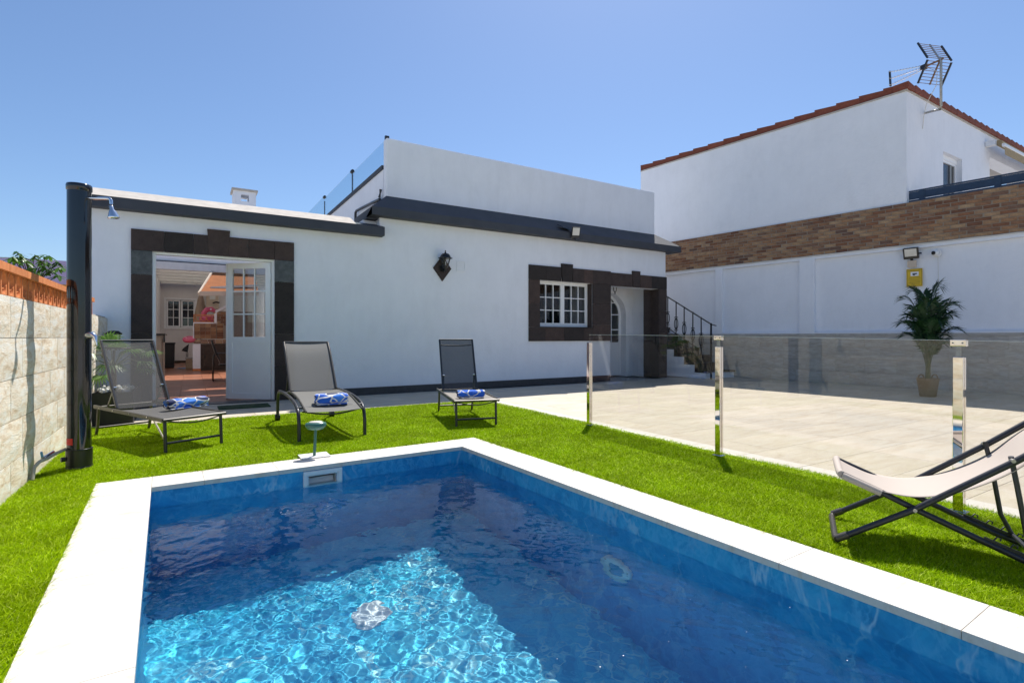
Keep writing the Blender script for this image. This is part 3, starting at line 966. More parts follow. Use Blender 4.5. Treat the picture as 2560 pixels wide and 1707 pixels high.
# entry porch: back wall with arched door
por = thing('arched_entrance', 'arched white entrance door inside the porch with stone surround', 'door', (0, HY, 0))
cxA, czA, rA = 9.75, 1.70, .60
PYb = .92
def archring(r0, r1, y0, y1, zb=0.):
    mb = MB(); n_ = 24
    pts0 = [(cxA - r0, zb)] + [(cxA + r0 * math.cos(math.pi - math.pi * k / n_), czA + r0 * math.sin(math.pi * k / n_)) for k in range(n_ + 1)] + [(cxA + r0, zb)]
    pts1 = [(cxA - r1, zb)] + [(cxA + r1 * math.cos(math.pi - math.pi * k / n_), czA + r1 * math.sin(math.pi * k / n_)) for k in range(n_ + 1)] + [(cxA + r1, zb)]
    m_ = len(pts0)
    for k in range(m_ - 1):
        a0, a1, b0, b1 = pts0[k], pts0[k + 1], pts1[k], pts1[k + 1]
        mb.hexa([(a0[0], y0, a0[1]), (a1[0], y0, a1[1]), (b0[0], y0, b0[1]), (b1[0], y0, b1[1]), (a0[0], y1, a0[1]), (a1[0], y1, a1[1]), (b0[0], y1, b0[1]), (b1[0], y1, b1[1])])
    return mb
mb = MB(); n_ = 24
# back wall with arched hole: fan from arch to rectangle
arc = [(cxA - .66, 0)] + [(cxA + .66 * math.cos(math.pi - math.pi * k / n_), czA + .66 * math.sin(math.pi * k / n_)) for k in range(n_ + 1)] + [(cxA + .66, 0)]
outr = []
for (x_, z_) in arc:
    dx_, dz_ = x_ - cxA, z_ - czA
    if z_ <= czA + 1e-6: outr.append((8.77 if dx_ < 0 else 10.655, z_))
    else:
        s_ = min((.98 if dx_ < 0 else .905) / max(abs(dx_), 1e-6), (3.0 - czA) / dz_); outr.append((cxA + dx_ * s_, czA + dz_ * s_))
vs = [(p[0], PYb, p[1]) for p in arc] + [(p[0], PYb, p[1]) for p in outr]; m_ = len(arc)
mb.add(vs, [(k, k + 1, m_ + k + 1, m_ + k) for k in range(m_ - 1)])
mb.box(8.77, 10.655, .26, 1.9, 2.90, 3.0)     # porch ceiling
mb.build('porch_wall', M['white'], por)
MB().box(10.640, 10.660, .266, PYb, .0, 2.9).build('porch_side_wall', M['white'], por)
archring(.60, .70, PYb - .045, PYb + .30).build('arch_frame', M['white2'], por)
archring(.52, .598, PYb + .16, PYb + .22, .02).build('door_frame', M['pvcwhite'], por)
d_ = MB().box(cxA - .52, cxA + .52, PYb + .17, PYb + .21, .02, .95); door = d_.build('door_panel', M['pvcwhite'], por)
for zz in (1.30, 1.72, 2.05):
    wq = math.sqrt(max(.0, .52 ** 2 - max(0, zz - czA) ** 2))
    MB().box(cxA - wq, cxA + wq, PYb + .17, PYb + .205, zz - .014, zz + .014).build('glazing_bar', M['pvcwhite'], door)
MB().box(cxA - .02, cxA + .02, PYb + .165, PYb + .208, .95, 2.2).build('glazing_bar', M['pvcwhite'], door)
MB().box(cxA + .24, cxA + .262, PYb + .168, PYb + .204, .95, 2.12).build('glazing_bar', M['pvcwhite'], door)
mb = MB(); gp = [(cxA - .52, .95)] + [(cxA + .52 * math.cos(math.pi - math.pi * k / n_), czA + .52 * math.sin(math.pi * k / n_)) for k in range(n_ + 1)] + [(cxA + .52, .95)]
mb.prism([(p[0], PYb + .185, p[1]) for p in gp], (0, .006, 0)).build('pane', M['winglass'], door)
MB().box(cxA - .9, cxA + .9, 2.0, 2.05, 0, 3).build('hall_wall', M['brownwood'], por)
MB().tube([(cxA + .46, PYb + .15, .98), (cxA + .46, PYb + .12, 1.02), (cxA + .38, PYb + .12, 1.02)], .012, 8).build('door_handle', M['black'], por)
# small hanging lantern hook at the porch lintel
hk = thing('porch_lantern_hook', 'small black iron lantern bracket hanging under the porch lintel', 'bracket', (9.25, 10.0, 2.36))
mb = MB().tube([(-.05, 0, .01), (-.05, 0, -.06), (-.02, 0, -.11), (.02, 0, -.11), (.05, 0, -.06), (.05, 0, .01)], .010, 8).tube([(0, 0, -.11), (0, 0, -.17)], .014, 8)
mb.build('bracket', M['iron'], hk)

# double door to the courtyard
dd = thing('courtyard_door', 'tall white half-glazed door leaf standing open in the brown stone doorway', 'door', (0, HY, 0))
mb = MB(); mb.box(-.502, -.462, .03, .14, 0, 2.428); mb.box(1.203, 1.238, .03, .14, 0, 2.428); mb.box(-.462, 1.203, .03, .14, 2.395, 2.428)
mb.build('door_frame', M['pvcwhite'], dd)
def leaf(px_, py_, ang, wd, parent):
    ca, sa = math.cos(ang), math.sin(ang)
    return lambda x, y, z: (px_ + x * ca - y * sa, py_ + x * sa + y * ca, z)
fr1 = leaf(1.20, .06, math.radians(180 - 40), .92, dd)
# leaf built along +x from hinge, outer face at y=0 .. .045
Wd = .80
mb = MB()
mb.box(0, Wd, 0, .045, 2.29, 2.385, fr1); mb.box(0, Wd, 0, .045, .02, .12, fr1); mb.box(0, .085, 0, .045, .12, 2.29, fr1); mb.box(Wd - .085, Wd, 0, .045, .12, 2.29, fr1)
mb.box(.085, Wd - .085, 0, .045, .99, 1.10, fr1)
lf = mb.build('door_leaf', M['pvcwhite'], dd)
MB().box(.085, Wd - .085, .012, .034, .12, .99, fr1).build('door_panel', M['pvcwhite'], lf)
iw = (Wd - .17) / 3; ih = (2.29 - 1.10) / 3
for i in (1, 2): MB().box(.085 + i * iw - .011, .085 + i * iw + .011, .008, .037, 1.10, 2.29, fr1).build('glazing_bar', M['pvcwhite'], lf)
for j in (1, 2): MB().box(.085, Wd - .085, .010, .035, 1.10 + j * ih - .011, 1.10 + j * ih + .011, fr1).build('glazing_bar', M['pvcwhite'], lf)
for i in range(3):
    for j in range(3):
        MB().box(.085 + i * iw + .011, .085 + (i + 1) * iw - .011, .020, .025, 1.10 + j * ih + .011, 1.10 + (j + 1) * ih - .011, fr1).build('pane', M['winglass'], lf)
for zz in (.35, 1.2, 2.1): MB().box(-.012, .0, -.012, .05, zz, zz + .09, fr1).build('hinge', M['pvcwhite'], lf)
# second folded leaf edge
fr2 = leaf(*fr1(Wd + .004, .0, 0)[:2], math.radians(180 - 40 - 52), .12, dd)
mb = MB().box(0, .16, 0, .05, .02, 2.385, fr2).box(.16, .165, .01, .04, .02, 2.385, fr2)
mb.build('folded_leaf', M['pvcwhite'], dd)
# other leaf folded back against the left jamb
mb = MB().box(-.50, -.470, .145, .24, .02, 2.38); mb.build('side_leaf', M['pvcwhite'], dd)
MB().box(-.52, 1.25, -.10, .22, -.012, .012).build('threshold', M['plinth'], dd)

# chimney
ch = thing('chimney', 'small white chimney with square smoke opening above the low roof', 'chimney', (0, 14, 0))
mb = MB(); mb.box(.87, .93, 0, .5, 3.3, 4.50); mb.box(1.29, 1.35, 0, .5, 3.3, 4.50); mb.box(.93, 1.29, 0, .5, 3.3, 4.34)
mb.box(.93, 1.03, 0, .5, 4.34, 4.50); mb.box(1.20, 1.29, 0, .5, 4.34, 4.50)
mb.box(.87, 1.35, 0, .5, 4.50, 4.58)
mb.build('shaft', M['white'], ch)
MB().box(.83, 1.39, -.05, .55, 4.58, 4.63).build('cap', M['roofcap'], ch, bevel=.006)

# glass balustrade on the roof
gb = thing('roof_balustrade', 'frameless pale glass balustrade along the roof terrace edge', 'balustrade', (3.39, 0, 0))
yb_ = [10.33, 12.98, 16.1, 19.4]
for i in range(3):
    MB().box(-.006, .006, yb_[i] + .012, yb_[i + 1] - .012, 4.56, 5.12 + i * .085).build('glass_panel', M['glassblue'], gb)
for yv in (13.0, 16.12):
    mb = MB().tube([(0, yv - .05, 5.16 if yv < 14 else 5.24), (0, yv + .05, 5.16 if yv < 14 else 5.24)], .045, 10); mb.build('clamp', M['black'], gb)
    MB().box(-.012, .012, yv - .03, yv + .01, 4.56, 5.12).build('joint_strip', M['darkmetal'], gb)
MB().box(-.04, .04, 10.31, 10.37, 5.0, 5.16).build('end_clamp', M['black'], gb)
MB().box(-.05, .05, 19.35, 19.6, 5.28, 5.33).build('end_clamp', M['black'], gb)

# downpipe / drain pipe on the roof corner
dp = thing('rain_pipe', 'dark rain pipe running down behind the cornice corner', 'pipe', (0, 0, 0))
MB().tube([(3.24, 10.33, 3.86), (3.24, 11.1, 3.92), (3.24, 12.05, 3.985), (3.24, 12.14, 3.95), (3.24, 12.15, 3.60)], .030, 10).build('pipe', M['darkmetal'], dp)
mb = MB().tube([(3.24, 10.36, 3.90), (3.25, 10.34, 3.98), (3.26, 10.33, 4.06)], .02, 8, rs=[.028, .016, .030]); mb.build('spout', M['darkmetal'], dp)
MB().box(2.86, 3.08, 9.95, 10.35, 3.36, 3.385).build('bracket', M['cornice'], dp)

# wall lantern
wl = thing('wall_lantern', 'black lantern on a brown diamond stone plate on the white facade', 'lantern', (4.39, HY, 0))
MB().prism([(-.20, -.03, 2.50), (0, -.03, 2.235), (.20, -.03, 2.50), (0, -.03, 2.765)], (0, .029, 0)).build('mounting_plate', M['stone'], wl, bevel=.002)
mb = MB()
mb.tube([(0, -.03, 2.49), (0, -.045, 2.49)], .07, 18).tube([(0, -.045, 2.48), (0, -.10, 2.44), (0, -.16, 2.45), (0, -.17, 2.50)], .022, 10)
mb.build('bracket', M['black'], wl)
cy_ = -.17
mb = MB(); R0, R1 = .062, .105
for k in range(6):
    t = math.pi / 3 * k; ct, st = math.cos(t), math.sin(t)
    mb.bar((R0 * ct, cy_ + R0 * st, 2.535), (R1 * ct, cy_ + R1 * st, 2.685), .010)
mb.lathe([(.02, 2.49), (.055, 2.505), (.07, 2.535), (.06, 2.54)], (0, cy_, 0), 6, smooth=False)
cg = mb.build('cage', M['black'], wl)
mb = MB().lathe([(.145, 2.685), (.145, 2.692), (.115, 2.70), (.095, 2.745), (.07, 2.775), (.025, 2.785), (.016, 2.81), (.006, 2.818), (.016, 2.833), (.004, 2.85)], (0, cy_, 0), 12, smooth=False)
mb.build('lamp_cap', M['black'], wl)
mb = MB().lathe([(.058, 2.54), (.098, 2.684)], (0, cy_, 0), 6, smooth=False); mb.build('lamp_glass', M['winglass'], wl)
MB().tube([(0, cy_, 2.54), (0, cy_, 2.62)], .014, 10).build('bulb', M['whiteplastic'], wl)
# vent
vt = thing('wall_vent', 'small white louvred vent beside the wall lantern', 'vent', (4.82, HY, 2.575))
mb = frame_mb(-.10, .10, -.11, .11, -.016, -.001, .022); mb.box(-.078, .078, -.004, -.001, -.088, .088); mb.build('frame', M['white2'], vt, bevel=.002)
for k in range(4):
    z_ = -.075 + k * .042
    MB().hexa([(-.078, -.012, z_), (.078, -.012, z_), (-.078, -.006, z_), (.078, -.006, z_), (-.078, -.006, z_ + .024), (.078, -.006, z_ + .024), (-.078, -.0045, z_ + .024), (.078, -.0045, z_ + .024)]).build('louvre', M['white2'], vt)
# solar flood light on the cornice
fl = thing('solar_floodlight', 'black LED floodlight with small solar panel fixed on the dark cornice', 'floodlight', (7.62, 9.62, 3.50))
fr = lambda x, y, z: (x * .85 + y * .35, -.06 - z * .18 + y * .9 - x * .35, z)
MB().box(-.11, .11, -.03, .02, -.10, .14, fr).build('housing', M['black'], fl, bevel=.01)
MB().box(-.088, .088, -.034, -.0305, -.05, .12, fr).build('led_panel', M['screenwhite'], fl)
MB().bar((-.02, .02, -.10), (0, .10, -.04), .05, .03).build('bracket', M['black'], fl)
MB().tube([(.02, -.02, -.12), (.02, -.02, -.155)], .016, 8).build('sensor', M['black'], fl)
MB().hexa([(-.34, .02, .13), (-.06, -.02, .05), (-.34, .20, .21), (-.06, .17, .14), (-.34, .02, .145), (-.06, -.02, .065), (-.34, .20, .225), (-.06, .17, .155)]).build('solar_panel', M['solar'], fl)

# ------------------------------------------------------------------ courtyard seen through the doorway
cf = MB().add([(-1.06, 9.9, -.014), (2.84, 9.9, -.014), (2.84, 27, -.014), (-1.06, 27, -.014)], [(0, 1, 2, 3)])
cfo = tag(cf.build('courtyard_floor', M['terra']), kind='structure')
tmm = slab_mesh(.436, .436, .012, 'floor_tile', M['terra'])
for i in range(6):
    for j in range(38):
        inst(tmm, 'floor_tile', cfo, (-1.05 + i * .442, 10.15 + j * .442, 0))
cw = thing('courtyard_rear_wall', 'pale rear courtyard wall with brown skirting, seen through the doorway', 'wall', (0, 26.22, 0))
mb = MB(); mb.box(-3, -.88, 0, .3, 0, 4.6); mb.box(.20, 3, 0, .3, 0, 4.6); mb.box(-.88, .20, 0, .3, 0, 1.44); mb.box(-.88, .20, 0, .3, 2.70, 4.6)
mb.build('wall', M['courtwhite'], cw)
MB().box(-3, 3, -.012, -.001, 0, .10).build('skirting', M['brownwood'], cw)
MB().box(-3, 3, -.22, -.001, 4.12, 4.27).build('cornice', M['cornice'], cw)
win2 = thing('rear_window', 'white two-pane window in the rear courtyard wall', 'window', (0, 26.22, 0))
mb = frame_mb(-.94, .24, 1.43, 2.74, -.03, .12, .07); mb.build('window_frame', M['pvcwhite'], win2)
glazing(win2, -.86, -.36, 1.51, 2.66, .02, 2, 3, .06, .025, .05, M['pvcwhite'], M['winglass'])
glazing(win2, -.34, .17, 1.51, 2.66, .02, 2, 3, .06, .025, .05, M['pvcwhite'], M['winglass'])
MB().box(-.9, .2, .35, .36, 1.4, 2.75).build('backing', M['solar'], win2)
lw2 = thing('courtyard_side_wall', 'pale side wall on the left of the courtyard', 'wall', (0, 0, 0))
MB().box(-1.30, -1.07, 15.2, 26.2, 0, 3.5).build('wall', M['courtwhite'], lw2)
# pergola with white slats
pg = thing('pergola_roof', 'white slatted pergola roof over the rear of the courtyard', 'pergola', (0, 0, 0))
for k in range(6):
    MB().box(-1.06, 2.83, 20.2 + k * 1.12, 20.32 + k * 1.12, 3.30 - .0 * k, 3.46).build('beam', M['slats'], pg)
MB().box(-1.06, 2.83, 20.19, 26.1, 3.47, 3.485).build('roof_shade_sheet', M['sheet'], pg)
MB().box(-1.06, 2.83, 12.75, 13.9, 3.40, 3.41).build('roof_shade_sheet', M['sheet'], pg)  # unseen sheet added in front of the pergola to shade the courtyard
MB().box(-1.06, 2.83, 14.3, 17.2, 3.40, 3.41).build('roof_shade_sheet', M['sheet'], pg)  # second unseen sheet, likewise added for shade
MB().box(-1.06, 2.83, 20.0, 20.18, 3.26, 3.50).build('gutter', M['slats'], pg)
# tiled awning
aw = thing('canvas_awning', 'rust and cream canvas awning stretched out above the barbecue', 'awning', (0, 0, 0))
mb = MB().sheet([[(.24, 18.9, 2.46), (1.9, 18.9, 2.55)], [(.45, 19.6, 2.95), (1.9, 19.6, 2.98)], [(.64, 20.0, 3.24), (1.9, 20.0, 3.24)]]); mb.build('canvas', M['rustcloth'], aw)
MB().bar((.24, 18.88, 2.44), (1.9, 18.88, 2.52), .05, .14).build('valance_bar', M['cream'], aw)
MB().bar((.22, 18.9, 2.44), (.62, 20.0, 3.26), .05, .07).build('side_bar', M['cream'], aw)
MB().bar((.55, 19.2, 2.66), (1.9, 19.2, 2.80), .05, .07).build('arm', M['slats'], aw)
# closed parasol
cp = thing('closed_parasol', 'folded beige parasol standing behind the barbecue', 'parasol', (.30, 20.6, 0))
MB().tube([(0, 0, 0), (0, 0, 2.62)], .025, 10).build('pole', M['slats'], cp)
mb = MB(); prof = [(.17, 1.15), (.20, 1.45), (.15, 1.9), (.09, 2.3), (.03, 2.6)]
vs = []; n_ = 20
for r, z in prof:
    for k in range(n_):
        t = 2 * math.pi * k / n_; rr = r * (1 + .18 * math.cos(k * math.pi)); vs.append((rr * math.cos(t), rr * math.sin(t), z))
mb.add(vs, [(i * n_ + k, i * n_ + (k + 1) % n_, (i + 1) * n_ + (k + 1) % n_, (i + 1) * n_ + k) for i in range(4) for k in range(n_)], True)
mb.build('canopy', M['khaki'], cp)
# barbecue
bq = thing('brick_barbecue', 'built-in tiled brick barbecue with white trim and brown cupboard', 'barbecue', (0, 19.78, 0))
MB().box(.065, .28, 0, 1.2, 0, .87).build('leg', M['white'], bq)
MB().box(.06, .285, -.02, 1.2, 0, .07).build('skirting', M['clay'], bq)
MB().box(.285, 1.8, .02, 1.2, 0, .866).build('cupboard', M['brownwood'], bq)
MB().box(.36, .92, .0, .018, .10, .78).build('cupboard_door', M['brownwood'], bq, bevel=.01)
MB().tube([(.40, -.02, .40), (.40, -.03, .46), (.40, -.02, .52)], .014, 8).build('handle', M['black'], bq)
MB().box(.105, .74, .02, 1.0, 1.03, 1.535).build('tiled_box', M['mortar'], bq)
t_ = MB().box(0, .142, -.012, 0, 0, .118).mesh('tile', M['brick'])
for i in range(4):
    for j in range(4):
        inst(t_, 'tile', bq, (.118 + i * .152, .019, 1.045 + j * .124))
t_ = MB().box(0, .20, -.02, 0, 0, .058).mesh('brick', M['brick'])
for j in range(2):
    for i in range(9):
        inst(t_, 'brick', bq, (.09 + i * .208 - (j % 2) * .02, .018, .885 + j * .066))
for j in range(12):
    for i in range(1 + (j > 5)):
        inst(t_, 'brick', bq, (.745 + i * .21 - (.10 if j % 2 else 0) * (j > 5), .010, 1.035 + j * .074), scale=(.9, 1, 1.1))
MB().box(.745, 1.8, .022, 1.0, 1.03, 1.95).build('chimney_core', M['mortar'], bq)
MB().box(.08, .76, -.01, 1.0, 1.537, 1.575).build('trim', M['white'], bq)
MB().box(.075, .10, -.01, 1.0, 1.03, 1.537).build('trim', M['white'], bq)
MB().hexa([(.67, -.012, 1.575), (.74, -.012, 1.575), (.67, .9, 1.575), (.74, .9, 1.575), (.67, -.012, 1.86), (.74, -.012, 1.93), (.67, .9, 1.86), (.74, .9, 1.93)]).build('trim', M['white'], bq)
MB().hexa([(.74, -.012, 1.90), (1.2, -.012, 2.20), (.74, .9, 1.90), (1.2, .9, 2.20), (.70, -.012, 1.96), (1.2, -.012, 2.28), (.70, .9, 1.96), (1.2, .9, 2.28)]).build('hood', M['white'], bq)
mb = frame_mb(.085, .665, 1.577, 1.83, .04, .10, .022)
for cx_ in (.215, .37, .53):
    mb.tube([(cx_ + .075 * math.cos(t), .07, 1.703 + .085 * math.sin(t)) for t in [2 * math.pi * k / 16 for k in range(16)]], .012, 6, closed=True)
mb.build('clay_lattice', M['clay'], bq)
# flamingo float
ff = thing('inflatable_flamingo', 'pink inflatable flamingo float lying behind the clay lattice', 'pool float', (.55, 20.3, 1.58))
mb = MB(); mb.tube([(.20 * math.cos(t), .20 * math.sin(t), .12) for t in [2 * math.pi * k / 24 for k in range(24)]], .11, 12, closed=True); mb.build('ring', M['pink'], ff)
mb = MB().tube([(-.16, -.05, .2), (-.17, -.06, .32), (-.08, -.08, .43), (.06, -.08, .45), (.15, -.08, .38), (.19, -.08, .32)], .07, 12, rs=[.08, .08, .085, .085, .06, .02]); mb.build('neck', M['pink'], ff)
MB().lathe([(.001, -.001), (.028, 0), (.028, .004)], (0, 0, 0), 12).build('eye', M['paper'], ff, loc=(.03, -.165, .44)).rotation_euler = (math.radians(90), 0, 0)
pf = thing('pink_float_ring', 'dark pink inflatable ring hanging left of the barbecue', 'pool float', (-.02, 19.9, 1.02))
mb = MB().tube([(.12 * math.cos(t), .10 * math.sin(t), .03 * math.sin(t)) for t in [2 * math.pi * k / 20 for k in range(20)]], .085, 10, closed=True); mb.build('ring', M['pink'], pf)
# gas heater / AC unit
ac = thing('wall_appliance', 'cream box unit with round dial mounted on the rear courtyard wall', 'appliance', (.82, 26.0, 2.65))
MB().box(-.24, .22, -.12, .2, -.34, .36).build('casing', M['beige'], ac, bevel=.02)
MB().box(-.12, .10, -.135, -.121, .05, .25).build('panel', M['slats'], ac)
MB().tube([(0, -.15, -.1), (.12, -.2, -.05), (.25, -.2, -.08)], .03, 8).build('pipe', M['black'], ac)
# storage cabinet
st = thing('storage_cabinet', 'beige plastic garden cabinet with dark lid just inside the doorway', 'cabinet', (-.52, 13.66, 0))
MB().box(-.54, 0, .0, 1.0, .02, 1.13).build('body', M['beige'], st, bevel=.01)
for k in range(3):
    MB().box(-.50 + k * .17, -.36 + k * .17, -.012, -.001, .08, 1.06).build('door_panel', M['beige'], st, bevel=.006)
for k in range(4):
    MB().box(.001, .012, .05 + k * .24, .25 + k * .24, .08, 1.06).build('side_panel', M['beige'], st, bevel=.004)
MB().hexa([(-.58, -.05, 1.13), (.06, -.05, 1.13), (-.58, 1.05, 1.13), (.06, 1.05, 1.13), (-.57, -.04, 1.20), (.05, -.04, 1.17), (-.57, 1.04, 1.20), (.05, 1.04, 1.17)]).build('lid', M['greymetal'], st, bevel=.008)
MB().box(.02, .05, -.02, .03, .98, 1.14).build('latch', M['black'], st)
bn = thing('black_bin', 'tall black bin against the rear courtyard wall', 'bin', (-.62, 22.0, 0))
MB().hexa([(-.2, 0, 0), (.13, 0, 0), (-.2, .35, 0), (.13, .35, 0), (-.22, -.02, .84), (.15, -.02, .84), (-.22, .37, .84), (.15, .37, .84)]).build('body', M['black'], bn, bevel=.02)
MB().box(-.24, .17, -.04, .39, .84, .90).build('lid', M['black'], bn, bevel=.015)
bx = thing('taupe_box', 'small taupe plastic box on the floor beside the barbecue leg', 'box', (-.03, 20.7, 0))
MB().box(-.10, .09, 0, .3, 0, .36).build('tub', M['khaki'], bx, bevel=.01)
MB().box(-.12, .11, -.02, .32, .36, .41).build('lid', M['galv'], bx, bevel=.008)
fn = thing('garden_tool', 'grey tool with dark head propped behind the taupe box', 'tool', (-.10, 21.3, 0))
MB().tube([(0, 0, 0), (0, 0, .55)], .04, 10).build('stand', M['galv'], fn)
MB().hexa([(-.16, 0, .62), (.02, 0, .56), (-.16, .05, .62), (.02, .05, .56), (-.12, 0, .70), (.06, 0, .86), (-.12, .05, .70), (.06, .05, .86)]).build('head', M['black'], fn)
bl = thing('blue_rag', 'crumpled light blue cloth on the terracotta floor', 'cloth', (-.18, 21.3, 0))
mb = MB(); gr = []
for i in range(9):
    gr.append([(-.2 + i * .05, -.15 + j * .05, .01 + .05 * max(0, math.sin(i * 1.3 + j * 2.1)) * (1 - abs(i - 4) / 5)) for j in range(7)])
sub(mb.sheet(gr).build('cloth', M['blue'], bl), 1)
# black chair inside
bc = thing('black_metal_chair', 'black tubular metal chair beside the barbecue cupboard', 'chair', (.66, 14.6, 0))
for s_ in (0, .42):
    mb = MB().tube([(-.22, s_, 1.02), (-.14, s_, .74), (-.06, s_, .55)], .022, 8).tube([(-.13, s_, .70), (-.18, s_, .62), (-.19, s_, .02), (.30, s_, .02), (.30, s_, .68), (-.14, s_, .70)], .014, 8)
    mb.build('side_frame', M['black'], bc)
MB().sheet([[(-.22, 0, 1.02), (-.22, .42, 1.02)], [(-.14, 0, .74), (-.14, .42, .74)], [(-.04, 0, .44), (-.04, .42, .44)]]).build('backrest', M['black'], bc)
MB().box(-.06, .40, 0, .42, .40, .43).build('seat', M['black'], bc)
# doormat
dm = thing('doormat', 'green patterned doormat on the dark tiles outside the doorway', 'mat', (.72, 9.2, 0))
MB().box(-.36, .36, -.22, .22, .001, .016).build('mat', M['mat'], dm, bevel=.004)

# ================================================================== RIGHT BOUNDARY WALL (brick on white, clad base)
U = Vector((-.1175, .993, 0)).normalized(); NRM = Vector((-U.y, U.x, 0))      # NRM points to the camera side
BW0 = Vector((13.114, 5.316, 0))
bw = thing('boundary_wall', 'tall white boundary wall with brick band above and grey clad base', 'wall', tuple(BW0), math.atan2(U.y, U.x))
# local: x along U, y: +y = left of U = (-Uy,Ux) = NRM (toward camera)
MB().box(-7, 9.5, -.22, -.085, 0, 3.06).build('wall_core', M['white3'], bw)
mb = MB()
for a0, a1 in ((1.66, 2.0), (4.05, 4.25), (-7, -2.6), (6.6, 9.5)):
    mb.box(a0, a1, -.084, .012, 1.18, 3.0)
mb.box(-7, 9.5, -.083, .001, 2.985, 3.058)
mb.box(-7, 9.5, -.083, .010, 1.18, 1.215)
mb.build('pilaster', M['white3'], bw)
MB().box(-7, 9.5, -.038, .015, 1.13, 1.178).build('ledge', M['cladgrey'], bw)
zs2 = [0., .29, .575, .855, 1.128]
cms2 = []
for s in range(3):
    r = random.Random(s); m2 = MB()
    nx, nz = 4, 3
    vs = []
    for j in range(nz + 1):
        for i in range(nx + 1):
            edge = i in (0, nx) or j in (0, nz)
            vs.append((.594 * i / nx, .018 - (.004 if edge else -r.uniform(0, .003)), j / nz))
    m2.add(vs, [(j * (nx + 1) + i, (j + 1) * (nx + 1) + i, (j + 1) * (nx + 1) + i + 1, j * (nx + 1) + i + 1) for j in range(nz) for i in range(nx)])
    m2.add([(0, 0, 1), (.594, 0, 1), (.594, .014, 1), (0, .014, 1)], [(0, 1, 2, 3)])
    cms2.append(m2.mesh('cladding_tile', M['cladgrey']))
for j in range(4):
    t0 = -6.9 + (j % 2) * .3; k = 0
    while t0 < 9.0:
        inst(cms2[k % 3], 'cladding_tile', bw, (t0, -.018, zs2[j] + .003), scale=(1, 1, zs2[j + 1] - zs2[j] - .005)); t0 += .6; k += 1
MB().box(-7, 9.5, -.039, -.018, 0, 1.129).build('tile_bed', M['tilemortar'], bw)
# brick band
MB().box(-7, 9.5, -.22, -.003, 3.062, 3.985).build('mortar_bed', M['mortar'], bw)
bmsh = MB().box(0, .238, -.02, .006, 0, .062).mesh('brick', M['brick'])
bl_ = []
for j in range(12):
    t0 = -6.8 + (j % 2) * .125 + rnd.uniform(-.01, .01)
    while t0 < 8.9:
        bl_.append((t0, 3.084 + j * .0755)); t0 += .25
bl_.sort(key=lambda q: abs(q[0] + 1.5) if q[0] < -2.8 else q[0] + 2.8)
vis = [q for q in bl_ if q[0] > -2.9][:300]; visset = set(vis)
for t0, z0 in vis:
    inst(bmsh, 'brick', bw, (t0 + rnd.uniform(-.004, .004), rnd.uniform(-.003, .004), z0 + rnd.uniform(-.002, .002)), rot=(0, rnd.uniform(-.006, .006), rnd.uniform(-.01, .01)), scale=(rnd.uniform(.93, 1.02), 1, rnd.uniform(.93, 1.03)))
def brick_mass():
    t = NT('weathered_brick_mass'); t.set(Roughness=.9)
    g_ = t.n('ShaderNodeNewGeometry'); v = t.coord()
    base = t.ramp(g_.outputs['Random Per Island'], [(0, (.15, .068, .04)), (.15, (.25, .11, .055)), (.3, (.37, .23, .125)), (.45, (.20, .10, .06)), (.6, (.34, .18, .09)), (.75, (.41, .27, .155)), (.88, (.27, .15, .09)), (1, (.15, .085, .06))])
    gg = t.ramp(t.noise(v, 12, 8, .75), [(.3, .6), (.6, 1.1), (.8, 1.3)])
    t.l(t.mix(1., base, gg, 'MULTIPLY'), t.b.inputs['Base Color'])
    t.bump(t.noise(v, 55, 6, .7), .6, .006)
    return t.m
mb = MB()
for t0, z0 in bl_:
    if (t0, z0) in visset: continue
    e = rnd.uniform(-.003, .004)
    mb.box(t0, t0 + .238 * rnd.uniform(.93, 1.02), -.02, .006 + e, z0, z0 + .062)
tag(mb.build('bricks', brick_mass(), bw), kind='stuff')
MB().tube([(t / 10, .018, 3.066 + .004 * math.sin(t * .9)) for t in range(-70, 96, 3)], .013, 8).build('conduit', M['cable'], bw)

# stairs at the back right
stt = thing('outdoor_stairs', 'white outdoor staircase with dark stone treads behind the house corner', 'stairs', (0, 0, 0))
SX0, SX1 = 11.50, 12.95
mb = MB()
for k in range(12):
    y0 = 9.0 + k * .355; mb.box(SX0, SX1, y0, y0 + .355, 0, .15 + .2 * k)
mb.build('stair_body', M['white'], stt)
for k in range(12):
    y0 = 9.0 + k * .355
    MB().box(SX0 + .0, SX1, y0 - .006, y0 - .001 + .355, .152 + .2 * k, .192 + .2 * k).build('tread', M['stone'], stt)
    if k: MB().box(SX0 + .001, SX1, y0 - .022, y0 - .007, -.005 + .2 * k, .152 + .2 * k).build('riser', M['stone'], stt)
    MB().box(SX0 - .02, SX1, y0 - .045, y0 - .006, .155 + .2 * k, .192 + .2 * k).build('nosing', M['stone'], stt, bevel=.004)
ra = thing('stair_railing', 'black wrought iron stair railing with scroll ornaments', 'railing', (11.55, 0, 0))
rz = lambda y: 1.42 + (y - 8.80) * .545
MB().bar((0, 8.72, 1.39), (0, 8.85, 1.42), .045, .02).bar((0, 8.85, 1.42), (0, 13.0, rz(13.0)), .045, .02).build('handrail', M['iron'], ra)
MB().bar((0, 9.3, .80), (0, 13.0, .80 + 3.7 * .545), .02, .02).build('lower_rail', M['iron'], ra)
